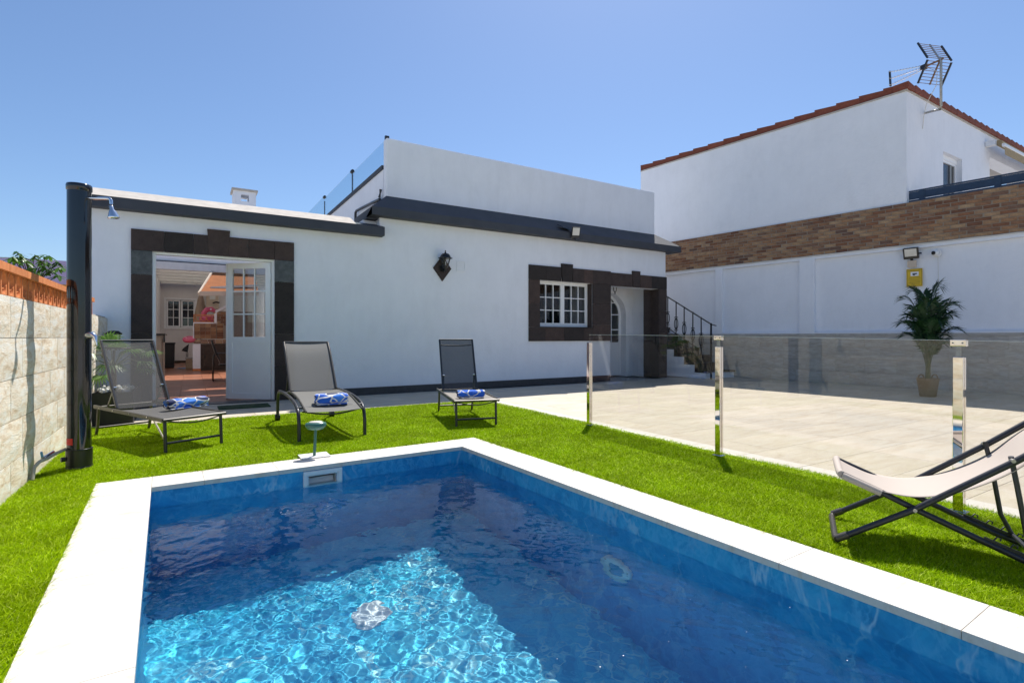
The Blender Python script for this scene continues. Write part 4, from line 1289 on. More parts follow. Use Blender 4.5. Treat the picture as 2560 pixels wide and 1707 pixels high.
for i, yv in enumerate([8.87, 9.18, 9.45, 9.74, 10.02, 10.32, 10.62, 10.92]):
    zt = rz(yv); zb = .19 + max(0, int((yv - 9.0) / .355)) * .2 if yv >= 9 else .0
    MB().bar((0, yv, zb), (0, yv, zt), .022 if i else .035).build('baluster', M['iron'], ra)
    if i:
        zc = zt - .62
        mb = MB()
        for s_ in (-1, 1):
            pts = []
            for k in range(15):
                t = k / 14; pts.append((0, yv + s_ * (.062 * (math.sin(math.pi * t) ** .35)), zc - .14 + .28 * t))
            mb.tube(pts, .011, 6)
            for e_ in (-1, 1):
                mb.tube([(0, yv + s_ * (.035 + .024 * math.cos(t)), zc + e_ * (.165 + .024 * math.sin(t))) for t in [k * .5 for k in range(11)]], .009, 6)
        mb.build('scroll', M['iron'], ra)
# low cream wall piece beside stairs base
lowp = thing('stair_side_wall', 'low cream wall at the foot of the stairs next to the house corner', 'wall', (0, 0, 0))
MB().hexa([(11.0, 10.9, 0), (11.50, 10.9, 0), (11.0, 11.1, 0), (11.50, 11.1, 0), (11.0, 10.9, 1.0), (11.50, 10.9, .75), (11.0, 11.1, 1.0), (11.50, 11.1, .75)]).build('wall', M['courtwhite'], lowp)

# ================================================================== NEIGHBOUR HOUSE
nh = thing('neighbour_house', 'white upper storey of the neighbouring house with red-brown tiled eaves', 'house', (13.15, 5.25, 0))
NW = 0.35
def wl_(t, off, z):     # point on boundary-wall direction, relative to nh
    p = U * t - NRM * off
    return (p.x, p.y, z)
cx0 = Vector((0, 0, 0))
# left facade (along U) as a solid slab
LEN = 7.05
mb = MB()
def slab_uv(mb, t0, t1, o0, o1, z0, z1):
    p = []
    for z in (z0, z1):
        for oo in (o0, o1):
            for tt in (t0, t1):
                p.append(wl_(tt, oo, z))
    mb.hexa([p[0], p[1], p[2], p[3], p[4], p[5], p[6], p[7]])
slab_uv(mb, -.10, LEN - .10, 0.02, .32, 3.5, 6.42)
# far end return
p = wl_(LEN - .40, .32, 0)
mb.box(p[0], p[0] + 8, p[1], p[1] + .3, 3.5, 6.35)
mb.build('side_wall', M['white2'], nh)
# right facade along +X at y ~ -.06..: pieces around window and terrace opening
fy0, fy1 = -.10, .25
fx = lambda x: x - 13.15
mb = MB()
mb.box(.045, .32, fy0 - .003, -.05, 3.5, 6.428); mb.box(.32, fx(15.08), fy0 - .003, fy1, 3.5, 6.43)
mb.box(fx(15.08), fx(16.20), fy0, fy1, 5.468, 6.43); mb.box(fx(15.08), fx(16.20), fy0, fy1, 3.5, 4.35)
mb.box(fx(16.20), fx(18.03), fy0, fy1, 3.5, 6.43); mb.box(fx(18.03), fx(22.5), fy0, fy1, 5.85, 6.43)
mb.box(fx(18.03), fx(22.5), 2.2, 2.4, 3.5, 6.43); mb.box(fx(18.03), fx(22.5), fy1, 2.2, 6.30, 6.43)
mb.box(fx(20.6), fx(20.9), fy0, fy1, 3.5, 5.85)
mb.build('front_wall', M['white2'], nh)
MB().box(.3, 10, .3, 8, 6.2, 6.28).build('roof_slab', M['slab'], nh)
wn2 = frame_mb(fx(15.082), fx(16.198), 4.352, 5.36, .02, .10, .05).build('window', M['pvcwhite'], nh)
MB().box(fx(15.082), fx(16.198), .0, .12, 5.36, 5.466).build('shutter_box', M['pvcwhite'], wn2)
MB().box(fx(15.88), fx(15.95), .03, .09, 4.402, 5.31).build('sash_bar', M['galv'], wn2)
MB().box(fx(15.132), fx(15.88), .05, .06, 4.402, 5.31).build('pane', M['solar'], wn2)
MB().box(fx(15.95), fx(16.148), .05, .06, 4.402, 5.31).build('pane', M['greymetal'], wn2)
# verge tiles with cream mortar below
def tile_mesh(L, rise):
    mb = MB().hexa([(0, -.03, 0), (L, -.03, 0), (0, .26, 0), (L, .26, 0), (0, -.03, .150), (L * 1.02, -.03, .150 + rise), (0, .26, .150), (L * 1.02, .26, .150 + rise)])
    return mb.mesh('roof_tile', M['rooftile'])
tl = tile_mesh(.47, .040); tr_ = tile_mesh(.37, -.05)
ang = math.atan2(U.y, U.x)
for k in range(15):
    p = wl_(-.15 + k * .475, 0.30, 6.435)
    o = inst(tl, 'roof_tile', nh, p, rot=(0, 0, ang))
    o.rotation_euler = (rnd.uniform(-.01, .01), rnd.uniform(-.008, .008), ang)
for k in range(25):
    o = inst(tr_, 'roof_tile', nh, (-.02 + k * .375, -.13, 6.445), rot=(0, rnd.uniform(-.01, .01), 0))
mb = MB(); slab_uv(mb, -.12, LEN - .10, 0.0, .30, 6.405, 6.437); mb.box(.0, 9.35, -.125, .2, 6.41, 6.447)
mb.build('mortar_bed', M['roofcap'], nh)
# retracted awning
ra2 = thing('retracted_awning', 'rolled-up tan sun awning under the neighbouring eaves', 'awning', (17.68, 5.10, 0))
MB().box(0, 4.0, -.16, 0.04, 6.06, 6.19).build('bracket', M['whiteplastic'], ra2).scale = (.04, 1, 1)
MB().tube([(.10, -.20, 6.11), (4, -.20, 6.11)], .075, 12).build('fabric_roll', M['awningtan'], ra2)
MB().box(.02, 4, -.34, -.28, 5.97, 6.05).build('front_bar', M['whiteplastic'], ra2, bevel=.01)
MB().sheet([[(.06 + i * .2, -.33, 5.965), (.06 + i * .2, -.33 + .004 * (i % 2), 5.76)] for i in range(20)]).build('valance', M['awningtan'], ra2)
# navy railing behind the brick band
nr = thing('terrace_railing', 'navy blue timber railing on top of the brick wall', 'railing', tuple(BW0), math.atan2(U.y, U.x))
MB().box(-7, -.15, -.20, -.16, 4.235, 4.262).build('top_rail', M['navy'], nr)
MB().box(-7, -.17, -.19, -.165, 4.07, 4.225).build('board', M['navy'], nr)
MB().box(-7, -.17, -.19, -.165, 3.97, 4.055).build('board', M['navy'], nr)
for tt in (-.42, -1.62, -3.0, -4.5):
    MB().box(tt - .05, tt + .05, -.215, -.195 + .04, 3.95, 4.24).build('post', M['navy'], nr)

# TV antenna
an = thing('tv_antenna', 'rusty rooftop TV antenna on a bent mast above the tiled eaves', 'antenna', (13.66, 4.70, 0))
MB().tube([(.42, .44, 6.13), (.22, .22, 6.05), (.02, .02, 5.97), (0, 0, 6.02), (0, 0, 7.06)], .024, 10).build('mast', M['galv'], an)
VD = Vector((.945, .327, 0)); LT = Vector((.327, -.945, 0))
wdir = (LT * .64 + VD * .77); bdir = (LT * -.77 + VD * .64)
bdir = (bdir + Vector((0, 0, .07))).normalized()
ctr = Vector((0, 0, 7.02))
def panel(top0, sgn):
    g0 = ctr + bdir * .03
    s0 = g0 + Vector((0, 0, .02 * sgn)); 
    # panel slants forward (towards boom) away from axis
    e0 = g0 + bdir * .22 + Vector((0, 0, .44 * sgn))
    hw = .31
    pn = MB()
    po = pn.bar(s0 + wdir * hw, e0 + wdir * hw, .03, .03).build('side_rail', M['black'], an)
    MB().bar(s0 - wdir * hw, e0 - wdir * hw, .03, .03).build('side_rail', M['black'], an)

    MB().bar(s0, e0, .03, .02).build('spine', M['galv'] if sgn > 0 else M['rust'], po)
    for k in range(8):
        p_ = s0.lerp(e0, (k + .3) / 7.6)
        MB().tube([p_ - wdir * hw, p_ + wdir * hw], .006, 6).build('reflector_rod', M['rust'], po)
panel(None, 1); panel(None, -1)
bo = MB().bar(ctr - bdir * .05, ctr + bdir * .42, .03, .03).build('boom', M['rust'], an)
MB().box(-.05, .05, -.05, .05, -.05, .05, lambda x, y, z: tuple(ctr + bdir * (.38 + x) + wdir * y + Vector((0, 0, z)))).build('junction_box', M['black'], an, bevel=.01)
for k, dz in enumerate((.16, 0., -.16)):
    s_ = ctr + bdir * .40 + Vector((0, 0, dz * .25)); e_ = ctr + bdir * 1.22 + Vector((0, 0, dz + .09))
    el = MB().bar(s_, e_, .016, .016).build('director_boom', M['chrome'], an)
    for q in range(11):
        p_ = s_.lerp(e_, (q + .5) / 11)
        MB().tube([p_ - wdir * .07, p_ + wdir * .07], .006, 5).build('director', M['chrome'], el)
MB().bar(ctr + bdir * 1.22 + Vector((0, 0, .27)), ctr + bdir * 1.20 + Vector((0, 0, -.09)), .03, .05).build('end_bracket', M['black'], an)
MB().tube([ctr + bdir * .35, ctr + Vector((-.05, .05, -.25)), Vector((-.05, .06, 6.5)), Vector((.1, .3, 6.2)), Vector((.25, .40, 6.0)), Vector((.30, .44, 5.75))], .007, 6).build('cable', M['cable'], an)

# fixtures on the boundary wall
def onw(t, z, off=0.):
    p = BW0 + U * t + NRM * off; return (p.x, p.y, z)
WA = math.atan2(U.y, U.x)
f2 = thing('wall_floodlight', 'black LED floodlight above the yellow sign on the boundary wall', 'floodlight', onw(-.285, 2.88), WA)
def tilt(x, y, z): return (x, y * .96 + z * .3 + .06, z * .95 - y * .3)
MB().box(-.135, .135, -.02, .03, -.12, .12, tilt).build('housing', M['black'], f2, bevel=.008)
MB().box(-.105, .105, .0305, .034, -.06, .10, tilt).build('led_panel', M['screenwhite'], f2)
MB().bar((0, .04, -.08), (0, .0, -.15), .05, .02).build('bracket', M['black'], f2)
MB().tube([(-.13, .07, -.02), (-.18, .08, -.02)], .018, 8).build('sensor', M['black'], f2)
MB().box(-.075, .075, -.038, .03, -.29, -.15).build('junction_box', M['beige'], f2, bevel=.006)
sg = thing('warning_sign', 'yellow video surveillance sign with camera picture on the boundary wall', 'sign', onw(-.32, 2.365), WA)
MB().box(-.14, .14, -.038, -.030, -.19, .19).build('plate', M['yellow'], sg)
mb = frame_mb(-.130, .130, -.178, .178, -.0295, -.0288, .005); mb.build('print_border', M['ink'], sg)
MB().box(-.075, .065, -.0295, -.0286, .035, .125).build('print_panel', M['paper'], sg)
mb = MB().hexa([(-.05, -.0284, .075), (.03, -.0284, .055), (-.05, -.0282, .075), (.03, -.0282, .055), (-.045, -.0284, .095), (.035, -.0284, .09), (-.045, -.0282, .095), (.035, -.0282, .09)])
mb.box(-.01, .02, -.0284, -.0282, .048, .062); mb.build('print_camera', M['ink'], sg)
mb = MB().box(-.11, .11, -.0295, -.0288, .142, .150)
for k, (a0, a1, h_) in enumerate(((-.10, .09, .006), (-.11, .10, .004), (-.10, .11, .004), (-.11, .08, .004), (-.10, .10, .006), (-.09, .06, .004))):
    mb.box(a0, a1, -.0295, -.0288, .005 - k * .028, .005 - k * .028 + h_)
mb.build('print_lines', M['ink'], sg)
cc = thing('security_camera', 'white dome security camera with thin cable on the boundary wall', 'camera', onw(-.70, 2.84), WA)
MB().tube([(0, -.036, 0), (0, .01, 0)], .085, 20).build('base', M['whiteplastic'], cc)
mb = MB().lathe([(.001, .062), (.03, .058), (.052, .036), (.062, .0), (.052, -.036), (.03, -.058), (.001, -.062)][::-1], (.0, .05, -.005), 20); mb.build('ball', M['whiteplastic'], cc)
MB().tube([(.02, .095, -.005), (.03, .112, -.007)], .038, 18).build('lens', M['black'], cc)
MB().tube([(-.02, -.033, -.08), (-.03, -.033, -.9), (-.035, -.033, -1.65)], .005, 6).build('cable', M['cable'], cc)

# ================================================================== GLASS FENCE
fe = thing('glass_fence', 'smoked glass pool fence with polished steel posts between lawn and patio', 'fence', (0, 0, 0))
posts = [(4.226, 5.03, 1.03), (4.160, 3.11, 1.01), (4.105, 1.32, .975), (4.055, -.47, .95)]
gz = [1.125, 1.105, 1.075, 1.04]
for i, (x, y, z) in enumerate(posts):
    mb = MB().box(x - .022, x + .004, y - .0265, y + .0265, .012, z)
    po = mb.build('post', M['steel'], fe, bevel=.003)
    MB().box(x + .006, x + .026, y - .0265, y - .006, .012, z - .004).build('glass_channel', M['steel'], po)
    MB().box(x + .006, x + .026, y + .006, y + .0265, .012, z - .004).build('glass_channel', M['darkmetal'], po)
    MB().box(x - .035, x + .04, y - .045, y + .045, 0, .012).build('base_plate', M['steel'], po, bevel=.002)
    if i:
        MB().box(x - .012, x + .004, y - .012, y + .012, z, gz[i] - .032).build('neck', M['galv'], po)
        MB().box(x - .022, x + .016, y - .041, y + .041, gz[i] - .034, gz[i] + .008).build('clamp', M['steel'], po, bevel=.003)
        for s_ in (-.024, .024):
            MB().tube([(x - .023, y + s_, gz[i] - .013), (x - .026, y + s_, gz[i] - .013)], .005, 10).build('screw', M['galv'], po)
for i in range(3):
    x0, y0, _ = posts[i]; x1, y1, _ = posts[i + 1]
    ys0 = y0 - (.0 if i == 0 else .012); ys1 = y1 + .012
    th_ = .004
    def pnt(f, z, s_): return (x0 + (x1 - x0) * f + s_, ys0 + (ys1 - ys0) * f, z)
    p = [pnt(0, .05, -th_), pnt(0, .05, th_), pnt(1, .05, -th_), pnt(1, .05, th_), pnt(0, gz[i], -th_), pnt(0, gz[i], th_), pnt(1, gz[i + 1], -th_), pnt(1, gz[i + 1], th_)]
    MB().hexa(p).build('glass_panel', M['glass'], fe)
    q = [pnt(0, gz[i], -th_), pnt(0, gz[i], th_), pnt(1, gz[i + 1], -th_), pnt(1, gz[i + 1], th_)]
    mb = MB().hexa([(a_[0], a_[1], a_[2] + .0005) for a_ in q] + [(a_[0], a_[1], a_[2] + .004) for a_ in q]); mb.build('polished_edge', M['cable'], fe)

# ================================================================== SHOWER
shw = thing('solar_shower', 'tall glossy black solar shower column with chrome shower head', 'shower', (-.801, 5.684, 0))
MB().lathe([(.083, .10), (.083, .11), (.083, 2.325), (.083, 2.33), (.088, 2.335), (.090, 2.37), (.086, 2.385), (.03, 2.39)], (0, 0, 0), 40).build('column', M['blackgloss'], shw)
MB().lathe([(.094, 0), (.094, .006), (.090, .012), (.090, .018), (.090, .145), (.090, .15), (.094, .155), (.088, .16)], (0, 0, 0), 40).build('base', M['black'], shw)
R3 = Vector((math.cos(TH), -math.sin(TH), 0)); 
ad = (R3 * .92 + Vector((0, -1, 0)) * .15).normalized()
s0 = ad * .08
MB().tube([s0 + Vector((0, 0, 2.27)), ad * .25 + Vector((0, 0, 2.262)), ad * .285 + Vector((0, 0, 2.26)), ad * .300 + Vector((0, 0, 2.245)), ad * .302 + Vector((0, 0, 2.21))], .013, 12).build('shower_arm', M['chrome'], shw)
h_ = MB().lathe([(.004, .075), (.016, .07), (.018, .03), (.026, .02), (.034, .0), (.046, -.035), (.050, -.05), (.046, -.056), (.003, -.056)], (0, 0, 0), 24).build('shower_head', M['chrome'], shw)
h_.location = ad * .315 + Vector((0, 0, 2.14)); h_.rotation_euler = (0, math.radians(-10), 0); h_.scale = (.85, .85, .85)
MB().tube([ad * .078 + Vector((0, 0, 1.115)), ad * .125 + Vector((0, 0, 1.115)), ad * .150 + Vector((0, 0, 1.10)), ad * .162 + Vector((0, 0, 1.05)), ad * .166 + Vector((0, 0, 1.03))], .016, 12, rs=[.030, .030, .020, .009, .007]).build('mixer_lever', M['chrome'], shw)
MB().tube([Vector((-.09, -.02, .08)), Vector((-.115, -.03, .08))], .02, 10).build('drain_plug', M['black'], shw)
mb = MB(); vs = []
for j in range(2):
    for k in range(7):
        t = math.radians(200 + k * 8); vs.append((.0845 * math.cos(t), .0845 * math.sin(t), .20 + j * .055))
mb.add(vs, [(k, k + 1, 8 + k, 7 + k) for k in range(6)], True); mb.build('sticker', M['red'], shw)
hs = thing('garden_hose', 'short grey hose with tap joining the shower base to the wall', 'hose', (0, 0, 0))
MB().tube([(-.885, 5.66, .165), (-.93, 5.60, .15), (-.98, 5.52, .125), (-1.01, 5.44, .12), (-1.03, 5.38, .09), (-1.035, 5.35, .0)], .013, 10).build('hose', M['hose'], hs)
MB().tube([(-1.0, 5.50, .135), (-.955, 5.60, .16)], .016, 10).build('tap_body', M['chrome'], hs)
MB().bar((-1.0, 5.48, .15), (-1.005, 5.47, .19), .02, .012).build('tap_lever', M['blue'], hs)

# solar pool light on stem
sl = thing('green_stem_light', 'small green plastic lamp on slim stem beside the far pool edge', 'lamp', (.968, 5.03, .012))
MB().tube([(0, 0, 0), (.006, .004, .12), (.012, .006, .235)], .013, 14).build('stem', M['greenplastic'], sl)
hd = MB().lathe([(.03, -.02), (.070, -.012), (.090, .012), (.094, .026), (.088, .042), (.060, .052), (.004, .054)], (0, 0, 0), 32, sy=.62).build('lamp_head', M['greenplastic'], sl, loc=(.014, .005, .255))
hd.rotation_euler = (math.radians(6), 0, math.radians(-12))
o_ = MB().lathe([(.058, .0525), (.056, .0565), (.003, .058)], (0, 0, 0), 28, sy=.6).build('solar_lens', M['screenwhite'], hd)

# ================================================================== PLANTER, FAN PALM, LANTERN
pl = thing('black_planter', 'low black rectangular planter filled with white pebbles beside the shower', 'planter', (-1.03, 8.16, 0))
mb = MB(); Wp, Dp, Hp = .41, 1.25, .405
mb.box(0, Wp, 0, .02, 0, Hp); mb.box(0, Wp, Dp - .02, Dp, 0, Hp); mb.box(0, .02, .02, Dp - .02, 0, Hp); mb.box(Wp - .02, Wp, .02, Dp - .02, 0, Hp); mb.box(.02, Wp - .02, .02, Dp - .02, .1, Hp - .05)
mb.build('planter_box', M['planter'], pl)
pm = sub(MB().box(-.5, .5, -.5, .5, -.5, .5).build('pebble', M['pebble'], None), 2)
pebm = pm.data; bpy.data.objects.remove(pm)
for k in range(130):
    x_ = rnd.uniform(.05, Wp - .05); y_ = rnd.uniform(.05, Dp - .05); s_ = rnd.uniform(.045, .085)
    o_ = inst(pebm, 'pebble', pl, (x_, y_, Hp - .03 + rnd.uniform(0, .045) + .03 * math.sin(y_ * 5)), rot=(rnd.random() * 3, rnd.random() * 3, rnd.random() * 3), scale=(s_, s_ * .8, s_ * .6))
    sub(o_, 2)
fp = thing('fan_palm', 'small green fan palm growing in the black planter', 'palm', (-.86, 8.55, .38))
mb = MB().tube([(0, 0, 0), (.01, 0, .15), (.0, .01, .34)], .03, 10, rs=[.035, .028, .03]); mb.build('trunk', M['soil'], fp)
def fan(c_, d_, n=19, L=.27, name='fan_leaf'):
    """pleated fan of narrow leaflets around point c_, opening along direction d_"""
    c_ = Vector(c_); d_ = Vector(d_).normalized(); side = d_.cross(Vector((0, 0, 1))).normalized(); up = side.cross(d_).normalized()
    mb = MB()
    for k in range(n):
        a_ = math.radians(-95 + 190 * k / (n - 1)); dr_ = d_ * math.cos(a_) + side * math.sin(a_)
        Lk = L * (1 - .25 * abs(a_) / 1.7) * rnd.uniform(.9, 1.05); wv = up.cross(dr_).normalized() * .012
        m1 = c_ + dr_ * Lk * .5 + up * .012; tip = c_ + dr_ * Lk - Vector((0, 0, .05 * L / .2)) - up * .01
        mb.add([c_, m1 - wv, tip, m1 + wv], [(0, 1, 2, 3)])
    return mb
lv = [((-.22, -.22, .50), (-.9, -.5, .2)), ((.0, -.25, .36), (.1, -1, -.1)), ((.16, -.12, .52), (.8, -.5, .4)), ((.28, .10, .38), (1, .0, -.1)), ((-.28, .05, .36), (-.9, -.3, .0)), ((.35, -.05, .50), (1, -.2, .3)),
      ((-.05, .10, .62), (.1, -.2, 1)), ((-.20, .2, .55), (-.7, .6, .4)), ((.2, .3, .55), (.6, .7, .3)), ((-.12, -.1, .22), (-.8, -.6, -.5)), ((.3, .25, .28), (.8, .4, -.2)), ((-.30, -.1, .20), (-1, 0, -.4)), ((.05, -.15, .58), (.3, -.8, .5))]
for c_, d_ in lv:
    fan(c_, d_).build('leaf', M['fan'], fp)
    MB().tube([(0, .0, .32), tuple(Vector(c_) * .55 + Vector((0, 0, .22))), c_], .006, 6).build('leaf_stalk', M['stem'], fp)
ln = thing('garden_lantern', 'small black solar lantern standing in the planter by the white wall', 'lantern', (-.93, 9.30, .36))
MB().tube([(0, 0, 0), (0, 0, .55)], .012, 8).build('stake', M['black'], ln)
MB().lathe([(.095, .775), (.100, .79), (.055, .825), (.004, .83)], (0, 0, 0), 10, smooth=False).build('lamp_cap', M['black'], ln)
MB().lathe([(.055, .56), (.065, .77)], (0, 0, 0), 10, smooth=False).build('lamp_body', M['pebble'], ln)
for k in range(6):
    t = k * math.pi / 3; MB().bar((.066 * math.cos(t), .066 * math.sin(t), .55), (.072 * math.cos(t), .072 * math.sin(t), .78), .012).build('strut', M['greymetal'], ln)

# ================================================================== KENTIA PALM IN BASKET
kp = thing('potted_palm', 'tall dark green palm growing from a woven basket by the boundary wall', 'palm', (11.60, 4.19, 0))
def frond(az, r_, zt, zm, ll):
    """arching feather leaf: bare stalk rising from the basket, leaflets along the outer part"""
    c_, s_n = math.cos(az), math.sin(az)
    A_ = Vector((0, 0, .30)); B_ = Vector((c_ * r_ * .10, s_n * r_ * .10, zm)); C_ = Vector((c_ * r_ * .45, s_n * r_ * .45, zt + .10)); D_ = Vector((c_ * r_, s_n * r_, zt))
    n = 52
    rach = []
    for k in range(n + 1):
        t = k / n; u = 1 - t
        rach.append(A_ * u ** 3 + B_ * 3 * u * u * t + C_ * 3 * u * t * t + D_ * t ** 3)
    mb = MB()
    mb.tube(rach, .006, 5, rs=[.009 * (1 - .75 * i / n) for i in range(n + 1)])
    k0 = int(n * .42)
    for k in range(k0, n + 1):
        p_ = rach[k]; d_ = (rach[min(k + 1, n)] - rach[k - 1]).normalized()
        side = d_.cross(Vector((-s_n, c_, 0))).cross(d_)
        side = Vector((-s_n, c_, 0))
        f = (k - k0) / (n - k0); l_ = ll * (.45 + .75 * math.sin(math.pi * (.12 + f * .78)))
        for sg_ in (-1, 1):
            dr_ = (side * sg_ * (1.0 - .45 * f) + d_ * (.55 + .6 * f) + Vector((0, 0, rnd.uniform(-.05, .22)))).normalized()
            up = dr_.cross(d_).normalized(); wv = (dr_.cross(up)).normalized() * .015
            m1 = p_ + dr_ * l_ * .45 + Vector((0, 0, .01)); tip = p_ + dr_ * l_ + Vector((0, 0, -.06 * rnd.uniform(.3, 1.5) * l_ / .25))
            mb.add([p_, m1 - wv, tip, m1 + wv], [(0, 1, 2, 3)])
    return mb
for az, r_, zt, zm, ll in [(a_, b_ * .76, c_, d_, e_) for a_, b_, c_, d_, e_ in [(-.9, .22, 2.02, 1.25, .27), (1.9, .48, 1.80, 1.15, .27), (2.9, .50, 1.62, 1.05, .26), (-1.5, .50, 1.66, 1.10, .28), (-.5, .55, 1.50, 1.05, .28), (1.2, .50, 1.48, .95, .26), (2.4, .58, 1.34, .95, .26), (-2.3, .50, 1.36, .95, .26),
                           (-1.1, .56, 1.22, .85, .26), (.4, .50, 1.25, .85, .25), (1.7, .48, 1.12, .80, .24), (3.3, .45, 1.05, .75, .24), (-1.8, .42, 1.00, .72, .24), (-.3, .40, .98, .70, .22), (2.2, .30, 1.95, 1.2, .25), (.9, .16, 1.88, 1.2, .26), (-2.6, .34, 1.72, 1.1, .26), (1.4, .30, 1.55, 1.0, .27), (-.7, .32, 1.60, 1.05, .27), (-1.9, .30, 1.35, .9, .26), (.1, .34, 1.42, .95, .26), (2.7, .34, 1.30, .9, .25), (-.1, .56, 1.72, 1.15, .28), (-1.3, .30, 1.15, .8, .25)]]:
    frond(az, r_, zt, zm, ll).build('frond', M['palm'], kp)
mb = MB().tube([(0, 0, .25), (.01, .0, .8), (.0, .01, 1.05)], .03, 8, rs=[.045, .035, .02]); mb.build('trunk', M['stem'], kp)
bs = MB().lathe([(.115, 0), (.125, .01), (.165, .30), (.175, .335), (.165, .34), (.15, .30), (.05, .28)], (0, 0, 0), 28).build('basket', M['wicker'], kp)
for s_ in (-1, 1):
    pts = [R3 * s_ * .125 + R3 * .055 * math.cos(t) + Vector((0, 0, .33 + .075 * math.sin(t))) for t in [math.pi * k / 10 for k in range(11)]]
    MB().tube(pts, .012, 8).build('basket_handle', M['wicker'], bs)

# ================================================================== BEHIND THE LEFT WALL
pw = thing('lilac_building', 'lilac rendered building with ochre base beyond the garden wall', 'building', (0, 20, 0))
MB().hexa([(-14, 0, 2.64), (-1.6, 0, 2.64), (-14, 4, 2.64), (-1.6, 4, 2.64), (-14, 0, 3.36), (-1.6, 0, 3.33), (-14, 4, 3.36), (-1.6, 4, 3.33)]).build('upper_wall', M['purple'], pw)
MB().box(-14, -1.6, .02, 4, 0, 2.638).build('lower_wall', M['ochre'], pw)
ft = thing('fruit_tree', 'leafy green fruit tree showing above the orange clay lattice', 'tree', (-2.30, 11.7, 0))
MB().tube([(0, 0, 0), (.02, .0, 1.1), (.0, .04, 2.0)], .04, 8, rs=[.05, .04, .02]).build('trunk', M['soil'], ft)
rl = random.Random(21)
tips = []
for k in range(30):
    a_ = rl.uniform(0, 6.28); r_ = rl.uniform(.10, .46); z_ = 1.98 + rl.uniform(.0, .62) * (1 - .8 * r_)
    e_ = Vector((r_ * math.cos(a_), r_ * math.sin(a_), z_)); tips.append(e_)
mb = MB()
for e_ in tips: mb.tube([(0, .04, 1.80), tuple(e_ * .5 + Vector((0, .02, 1.0))), tuple(e_)], .006, 5, rs=[.012, .008, .004])
mb.build('branch', M['soil'], ft)
mb = MB()
for e_ in tips:
    for q in range(10):
        a_ = rl.uniform(0, 6.28); d_ = Vector((math.cos(a_), math.sin(a_), rl.uniform(-.9, .15))).normalized(); L = rl.uniform(.11, .19)
        sd = d_.cross(Vector((0, 0, 1))).normalized() * L * .17; b0 = e_ + Vector((rl.uniform(-.03, .03), rl.uniform(-.03, .03), rl.uniform(-.03, .03)))
        dn = Vector((0, 0, -.02))
        mb.add([b0, b0 + d_ * L * .35 + sd, b0 + d_ * L * .75 + sd * .7 + dn * .5, b0 + d_ * L + dn, b0 + d_ * L * .75 - sd * .7 + dn * .5, b0 + d_ * L * .35 - sd, b0 + d_ * L * .5 + dn * .2], [(0, 1, 6), (1, 2, 6), (2, 3, 6), (3, 4, 6), (4, 5, 6), (5, 0, 6)], True)
mb.build('crown', M['fruit'], ft)

# ================================================================== LOUNGERS
def curve(pts, n=10):
    """Catmull-Rom through points"""
    P = [Vector(p) for p in pts]; P = [P[0] * 2 - P[1]] + P + [P[-1] * 2 - P[-2]]; out = []
    for i in range(1, len(P) - 2):
        for k in range(n):
            t = k / n; a_, b_, c_, d_ = P[i - 1], P[i], P[i + 1], P[i + 2]
            out.append(.5 * ((2 * b_) + (-a_ + c_) * t + (2 * a_ - 5 * b_ + 4 * c_ - d_) * t * t + (-a_ + 3 * b_ - 3 * c_ + d_) * t ** 3))
    out.append(P[-2]); return out
